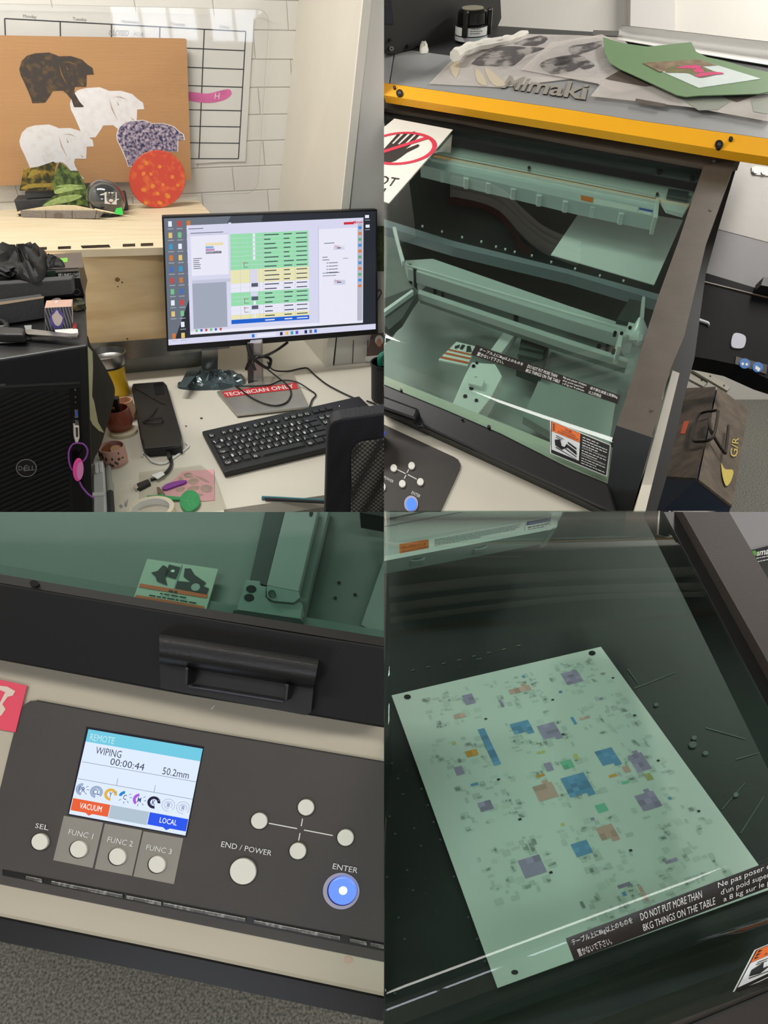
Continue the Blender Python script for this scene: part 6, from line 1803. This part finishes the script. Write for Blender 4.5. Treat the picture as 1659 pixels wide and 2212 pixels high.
for a, b_ in [((1370, 1487), (1460, 1452)), ((1356, 1445), (1378, 1476)), ((1602, 1479), (1630, 1505)), ((1560, 1748), (1610, 1690)), ((1600, 1800), (1650, 1720)), ((1590, 1640), (1640, 1626)), ((1525, 1572), (1610, 1596)), ((1030, 1366 + 58), (1041, 1366 + 56))] + [((829 + x / 3.95, 1366 + y / 3.95), (829 + (x + 32) / 3.95, 1366 + (y - 7) / 3.95)) for x, y in [(232, 325), (365, 296), (498, 266), (628, 236), (756, 205), (884, 175), (1010, 146), (1135, 116)]]:
    bar('scratch', a, b_, .8, .5, N4, .0001, .0006, scr_, pb4)
rndd = random.Random(8)
V, F = [], []
for _ in range(520):
    x, y = rndd.uniform(829, 1659), rndd.uniform(1106, 2010)
    r = rndd.choice([.5, .6, .7, .9, 1.3])
    s_ = len(V)
    V += [N4.hit(x - r, y, .0005), N4.hit(x, y - r, .0012), N4.hit(x + r, y, .0005), N4.hit(x, y + r, .0005)]
    F.append((s_, s_ + 1, s_ + 2, s_ + 3))
link('dust', V, F, mat('dust grey', (104, 112, 108), .7), pb4, kind='stuff', cutfill=False)
# --- printed sheet
ps4 = thing('printed_sheet', 'white sheet printed with coloured pixel blocks held flat on the bed', 'sheet')
SQ4 = [(846, 1502), (1298, 1397), (1674, 1917), (1075, 2134)]
prism('paper', SQ4, N4, .0022, .0012, mat('sheet white', (226, 228, 224), .5, var=.02, vscale=6), ps4)
S4 = Sheet(SQ4, N4, .0024)
Hm = None
def inv4(px, py):
    u, v = .5, .5
    for _ in range(12):
        x, y = S4.px(u, v)
        d = 1e-4
        xu, yu = S4.px(u + d, v)
        xv, yv = S4.px(u, v + d)
        a, b, c, e = (xu - x) / d, (xv - x) / d, (yu - y) / d, (yv - y) / d
        det = a * e - b * c
        X, Y = px - x, py - y
        u += (e * X - b * Y) / det
        v += (a * Y - c * X) / det
    return u, v
PC = {'p': (176, 156, 190), 'b': (118, 160, 204), 's': (220, 174, 164), 'o': (222, 158, 78), 'y': (216, 206, 136), 'g': (136, 204, 176)}
PM = {k: [mat('block %s %d' % (k, j), tuple(int(min(255, q * f)) for q in c), .55) for j, f in enumerate((1, .9, 1.08))] for k, c in PC.items()}
z3, z4, z5, z6, z8 = (829, 1366, 3.95), (1229, 1366, 3.858), (829, 1626, 3.95), (1229, 1626, 3.858), (1229, 1886, 3.858)
def cpx(z, x, y):
    return (z[0] + x / z[2], z[1] + y / z[2])
blocks = [('p', cpx(z3, 665, 540), cpx(z3, 788, 600)), ('s', cpx(z3, 592, 708), cpx(z3, 702, 718)), ('s', cpx(z3, 1060, 492), cpx(z3, 1262, 487)), ('p', cpx(z3, 975, 578), cpx(z3, 1030, 632)), ('b', cpx(z3, 1175, 370), cpx(z3, 1203, 385)), ('b', cpx(z3, 1490, 502), cpx(z3, 1527, 512)),
          ('b', cpx(z3, 1073, 785), cpx(z3, 1275, 830)), ('p', cpx(z3, 1303, 802), cpx(z3, 1517, 875)), ('b', cpx(z3, 800, 830), cpx(z5, 1003, 95)), ('y', cpx(z3, 580, 940), cpx(z3, 622, 953)), ('y', cpx(z3, 1305, 1022), cpx(z3, 1375, 1010)), ('y', cpx(z6, 33, 15), cpx(z6, 90, 50)), ('o', cpx(z3, 692, 1018), cpx(z3, 812, 1042)),
          ('b', cpx(z4, 10, 710), cpx(z4, 65, 765)), ('s', cpx(z4, 82, 716), cpx(z4, 178, 710)), ('p', (1210.5, 1455), (1261, 1471)), ('p', cpx(z4, 247, 548), cpx(z4, 287, 558)), ('b', (1284, 1624), (1340, 1644)), ('p', (1355, 1633), (1408.6, 1659.7)),
          ('s', cpx(z6, 437, 120), cpx(z6, 522, 155)), ('o', cpx(z6, 328, 190), cpx(z6, 400, 186)), ('g', cpx(z6, 437, 245), cpx(z6, 508, 240)), ('y', cpx(z6, 622, 182), cpx(z6, 708, 218)), ('p', cpx(z6, 543, 362), cpx(z6, 780, 440)), ('b', cpx(z6, 820, 372), cpx(z6, 860, 384)), ('b', (1210, 1682), (1283.4, 1708)), ('g', cpx(z5, 1505, 78), cpx(z5, 1630, 120)), ('g', cpx(z6, 212, 442), cpx(z6, 333, 480)), ('p', cpx(z6, 175, 545), cpx(z6, 217, 555)), ('s', cpx(z6, 220, 630), cpx(z6, 412, 690)), ('b', cpx(z6, 13, 765), cpx(z6, 203, 830)), ('p', cpx(z6, 793, 905), cpx(z6, 907, 890)),
          ('p', cpx(z5, 597, 127), cpx(z5, 693, 178)), ('b', cpx(z5, 738, 268), cpx(z5, 808, 268)), ('p', cpx(z5, 800, 430), cpx(z5, 940, 475)), ('p', cpx(z5, 1360, 94), cpx(z5, 1455, 145)), ('o', cpx(z5, 1297, 195), cpx(z5, 1375, 190)), ('s', cpx(z5, 1268, 292), cpx(z5, 1495, 370)), ('y', cpx(z5, 1505, 605), cpx(z5, 1548, 615)), ('p', cpx(z5, 1143, 922), cpx(z5, 1393, 1015)),
          ('p', cpx(z8, 400, 105), cpx(z8, 517, 92)), ('b', cpx(z8, 437, 162), cpx(z8, 485, 185)), ('s', cpx(z8, 573, 118), cpx(z8, 655, 235))]
cell = .0135
for c, a, b_ in blocks:
    u0, v0 = inv4(*a)
    u1, v1 = inv4(*b_)
    u1, v1 = max(u1, u0 + cell), max(v1, v0 + cell * .7)
    its = [(u0, v0, u1, v1, PM[c][0])]
    if u1 - u0 > .05 and v1 - v0 > .02:
        k_ = rndd.choice((0, 1, 2))
        if k_ == 0:
            its = [([(u0, v0), (u1, v0), (u1, v1 + .012), (u1 - .03, v1 + .012), (u1 - .03, v1), (u0, v1)], PM[c][0])]
        elif k_ == 1:
            its = [([(u0, v0), (u1 - .035, v0), (u1 - .035, v0 - .012), (u1 - .012, v0 - .012), (u1 - .012, v0), (u1, v0), (u1, v1), (u0, v1)], PM[c][0])]
    prints('colour_block', its, S4, 0, ps4)
    sub = []
    nu, nv = max(1, int((u1 - u0) / .02)), max(1, int((v1 - v0) / .014))
    for i in range(nu):
        for j in range(nv):
            if rndd.random() < .35:
                sub.append((u0 + (u1 - u0) * i / nu, v0 + (v1 - v0) * j / nv, u0 + (u1 - u0) * (i + 1) / nu, v0 + (v1 - v0) * (j + 1) / nv, PM[c][rndd.choice((1, 2))]))
    if sub:
        prints('block_pixel', sub, S4, .0001, ps4, kind='stuff')
faint = [mat('faint pixel %d' % i, c, .55) for i, c in enumerate([(208, 212, 207), (214, 218, 213), (202, 206, 202)])]
its = []
for _ in range(620):
    cu_, cv_ = rndd.choice([(.2, .1), (.5, .1), (.8, .1), (.17, .3), (.5, .3), (.82, .3), (.2, .5), (.5, .5), (.8, .5), (.2, .72), (.5, .72), (.8, .7), (.45, .88), (.75, .88)])
    u, v = cu_ + rndd.uniform(-.12, .12), cv_ + rndd.uniform(-.08, .08)
    w, h = rndd.choice([.012, .02, .03]), rndd.choice([.009, .014, .02])
    if .03 < u < .94 and .03 < v < .95:
        its.append((u, v, u + w, v + h, rndd.choice(faint)))
prints('faint_pixel', its, S4, -.0001, ps4, kind='stuff')
for x, y in [(880, 1505), (1279, 1410.5), (1112, 2100)]:
    prism('punched_hole', ell(x, y, 7.5, 5, 18), N4, .0026, .002, mat('hole dark', (18, 22, 21), .7), ps4)
lettering('lettering', [(t, [S4.px(u, v), S4.px(u + .012, v), S4.px(u + .012, v + .012), S4.px(u, v + .012)]) for t, u, v in [('~1:%d' % k, u, v) for k, (u, v) in enumerate([(.33, .19), (.64, .18), (.95, .15), (.60, .33), (.93, .33), (.27, .43), (.9, .52), (.28, .58), (.3, .76), (.6, .77), (.92, .72)])]], N4, .0026, ink, ps4, kind='stuff')
# --- lamp rail at the far end
R4 = Pl(N4.hit(829, 1212, .045), camn(-.03, .45, .89))
rl4 = thing('lamp_rail', 'pale aluminium lamp rail with warning labels above the print bed', 'rail')
prism('upper_profile', [(770, 1075), (1240, 1075), (1214, 1106), (1190, 1112), (829, 1175), (770, 1186)], R4, .006, -.03, mat('rail profile', (206, 210, 206), .35, .4, var=.05, vscale=5, stretch=(1, 8, 8)), rl4)
prism('front_face', [(770, 1186), (829, 1174), (1198, 1109), (1192, 1136), (829, 1203), (770, 1214)], R4, .012, -.02, mat('rail front', (188, 194, 190), .4, .2), rl4)
prism('lower_lip', [(770, 1213), (829, 1202), (1192, 1135), (1190, 1144), (829, 1212), (770, 1223)], R4, .016, -.02, mat('rail lip', (214, 218, 214), .4, .1), rl4)
prism('end_cap', [(1196, 1095), (1217, 1095), (1214, 1112), (1206, 1126), (1204, 1139), (1190, 1144), (1191, 1120)], R4, .018, -.03, mat('rail lip', (0, 0, 0)), rl4, bevel=.001)
bar('rail_groove', (829, 1122.5), (940, 1100), 1, 1, R4, .0058, .0068, ink, rl4)
bar('rail_groove', (829, 1137), (1000, 1105), .6, .6, R4, .0058, .0066, greyink, rl4)
lab = thing('rail_warning_label', 'orange and white warning label stuck along the lamp rail', 'label')
prism('orange_part', [(863.5, 1175), (926, 1165), (925, 1187), (864, 1197.5)], R4, .0132, .0122, mat('deep orange', (206, 106, 40), .5), lab)
prism('white_part', [(926, 1164.5), (1136, 1127), (1132, 1149), (926, 1187)], R4, .0132, .0122, mat('label grey white', (206, 210, 206), .5), lab)
LW = [(939, 1164), (1132, 1129.5), (1130, 1147), (939, 1182.5)]
lettering('lettering', [(t, lq(LW, 0, .02 + k * .17, w, .12 + k * .17)) for k, (t, w) in enumerate([('~34:r0', .96), ('~32:r1', .93), ('~33:r2', .95), ('~30:r3', .9), ('~16:r4', .5)])], R4, .0136, ink, lab, kind='stuff')
lettering('lettering', [('⚠Warning', [(868, 1178), (920, 1169.5), (919, 1177), (868, 1186)]), ('Avertissement', [(868, 1189), (922, 1179), (922, 1184), (868, 1194)])], R4, .0136, mat('brown ink', (110, 56, 26), .6), lab)
nl = thing('rail_notice_label', 'small blue and white notice label at the lamp rail end', 'label')
prism('paper', [(1136.6, 1126.5), (1195, 1116), (1188.5, 1139), (1134, 1148)], R4, .0132, .0122, paperw, nl)
face('blue_band', [[(1138, 1127), (1193, 1117), (1191, 1125), (1137, 1135)]], R4, .0135, mat('notice blue', (44, 66, 130), .5), nl)
lettering('lettering', [('NOTICE 注意', [(1144, 1129), (1186, 1121), (1185, 1125.5), (1143, 1133)])], R4, .0138, whiteink, nl)
lettering('lettering', [('~6:n', [(1140, 1137), (1186, 1128.5), (1185.5, 1132), (1140, 1140.5)]), ('~5:n', [(1140, 1142), (1176, 1135), (1175.5, 1138.5), (1140, 1145.5)])], R4, .0138, ink, nl)
for P_ in ([(881, 1199), (924, 1192), (917, 1209), (886, 1212)], [(1019, 1174), (1058, 1167), (1052, 1184), (1024, 1187)]):
    c_ = prism('rail_clip', P_, R4, .006, -.01, mat('clip pale', (190, 196, 190), .4), rl4, bevel=.002)
    cx_ = sum(p[0] for p in P_) / 4
    cy_ = sum(p[1] for p in P_) / 4
    prism('clip_slot', ell(cx_, cy_ + 2, 14, 3, 12, rot=-.18), R4, .0065, .004, MATS['rail groove dark'] if 'rail groove dark' in MATS else mat('rail groove dark', (90, 104, 98), .5), c_)
# --- cover frame at the right
G4 = N4.off(.11)
cf = thing('bent_glass_cover', 'brown printer cover frame with black seal around the bent green glass', 'frame')
prism('side_rail', [(1445, 1060), (1550, 1060), (1575, 1106), (1659, 1250), (1900, 1663), (1900, 1857), (1659, 1431), (1475, 1106)], G4, .012, -.02, mat('brown frame', (40, 32, 26), .6, var=.12, vscale=20, bump=.15, bscale=900), cf)
prism('side_seal', [(1408, 1060), (1452, 1060), (1475, 1106), (1659, 1431), (1900, 1857), (1900, 1978), (1659, 1527), (1434, 1106)], G4, .002, -.03, lipm, cf)
gp4 = thing('grey_cabinet_panel', 'plain grey cabinet panel beyond the brown cover frame', 'panel')
GP = Pl(G4.hit(1650, 1150, -.06), camn(0, .35, .94))
prism('panel', [(1560, 1060), (2000, 1060), (2000, 1450), (1690, 1330), (1590, 1150)], GP, 0, -.01, mat('cabinet grey', (140, 138, 140), .5), gp4)
smt = thing('ink_brand_label', 'black label with green dot and white lettering beyond the cover frame', 'label')
prism('paper', [(1615, 1190), (1720, 1164), (1720, 1330), (1690, 1330)], GP, .003, .001, mat('label gloss black', (18, 18, 22), .3), smt)
face('green_dot', [ell(1629, 1195, 6, 6, 14)], GP, .0036, mat('dot green', (80, 150, 50), .4), smt)
lettering('lettering', [('sma', [(1636, 1192), (1664, 1186), (1662, 1197), (1634, 1201)], .02), ('~4:k', [(1634, 1204), (1664, 1198), (1664, 1201), (1634, 1207)]), ('~5:k', [(1636, 1211), (1670, 1204), (1670, 1207), (1637, 1214)])], GP, .0036, whiteink, smt)
# --- bent glass sheet
FF = plane_line(G4.hit(829, 2400, -.06), G4.hit(1659, 2060, -.06), camn(-.03, .35, .94))
def bend4(u, v, h=0):
    lx = lambda a, b: a + (b - a) * u
    a = G4.hit(lx(780, 1860), lx(2140, 1728.7), h)
    c = G4.hit(lx(780, 1860), lx(2262, 1834.6), h)
    b = FF.hit(lx(780, 1860), lx(2330, 1933.6), h)
    return a * (1 - v) ** 2 + c * 2 * v * (1 - v) + b * v * v
rows = []
for k in range(41):
    s = k / 40
    lx = lambda a, b: a + (b - a) * s
    a = bend4(s, 0)
    t0 = G4.hit(lx(780, 1530), 1080)
    t1 = t0
    row = [t0 * (1 - j / 4) + a * (j / 4) for j in range(4)]
    row += [bend4(s, j / 28) for j in range(29)]
    b = FF.hit(lx(780, 1860), lx(2330, 1933.6))
    e = FF.hit(lx(780, 1860), lx(2490, 2074))
    row += [b * (1 - j / 4) + e * (j / 4) for j in range(1, 5)]
    rows.append(row)
V, F = loft(rows, closed=False, caps=False)
gl4 = link('glass_cover', V, F, glass('smoked green acrylic', (.735, .83, .79), .006, 1.45, .85), cf, smooth=True, cutfill=False, label='green tinted glass')
solid(gl4, .003)
BG4 = BendPl(bend4)
ls4 = thing('weight_warning_strip', 'close black strip with white weight warning along the bent glass edge', 'label')
SQ5 = [(1222, 2027), (1668, 1858), (1668, 1914), (1240, 2075)]
strip_on(BG4, SQ5, mat('label black', (0, 0, 0)), 'strip', ls4, .0025)
r5 = [('テーブル上に8kg以上のものを', (.02, .12, .32, .42)), ('置かないで下さい。', (.03, .6, .2, .92)), ('DO NOT PUT MORE THAN', (.36, .12, .66, .42)), ('8KG THINGS ON THE TABLE', (.36, .58, .72, .88)), ("Ne pas poser d'objets", (.74, .06, 1.1, .34)), ("d'un poid superieur", (.75, .38, 1.05, .66)), ('a 8 kg sur le plateau.', (.76, .7, 1.1, .96))]
lettering('lettering', [(t, lq(SQ5, *q)) for t, q in r5], BG4, .003, whiteink, ls4)
# lower frame and sticker
caution([(1629.5, 2052), (1860, 1955), (1800, 2045), (1579, 2150)], FF, .004, False, 'close orange and white pinch hazard sticker on the lower glass')
prism('front_rail', [(780, 2480), (1441, 2214), (1659, 2131), (1900, 2038), (1900, 2250), (780, 2600)], FF, .012, -.02, mat('brown frame', (0, 0, 0)), cf)
bar('front_seam', (1480, 2220), (1700, 2128), 2.2, 2.2, FF, .0118, .0135, black_mat, cf)
# front wall below the bed
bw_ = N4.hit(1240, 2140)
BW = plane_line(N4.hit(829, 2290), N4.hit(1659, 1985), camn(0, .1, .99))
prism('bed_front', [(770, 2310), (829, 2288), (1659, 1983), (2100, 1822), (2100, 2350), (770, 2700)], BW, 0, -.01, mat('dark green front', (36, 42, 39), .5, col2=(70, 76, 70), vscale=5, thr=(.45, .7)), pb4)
finalize()
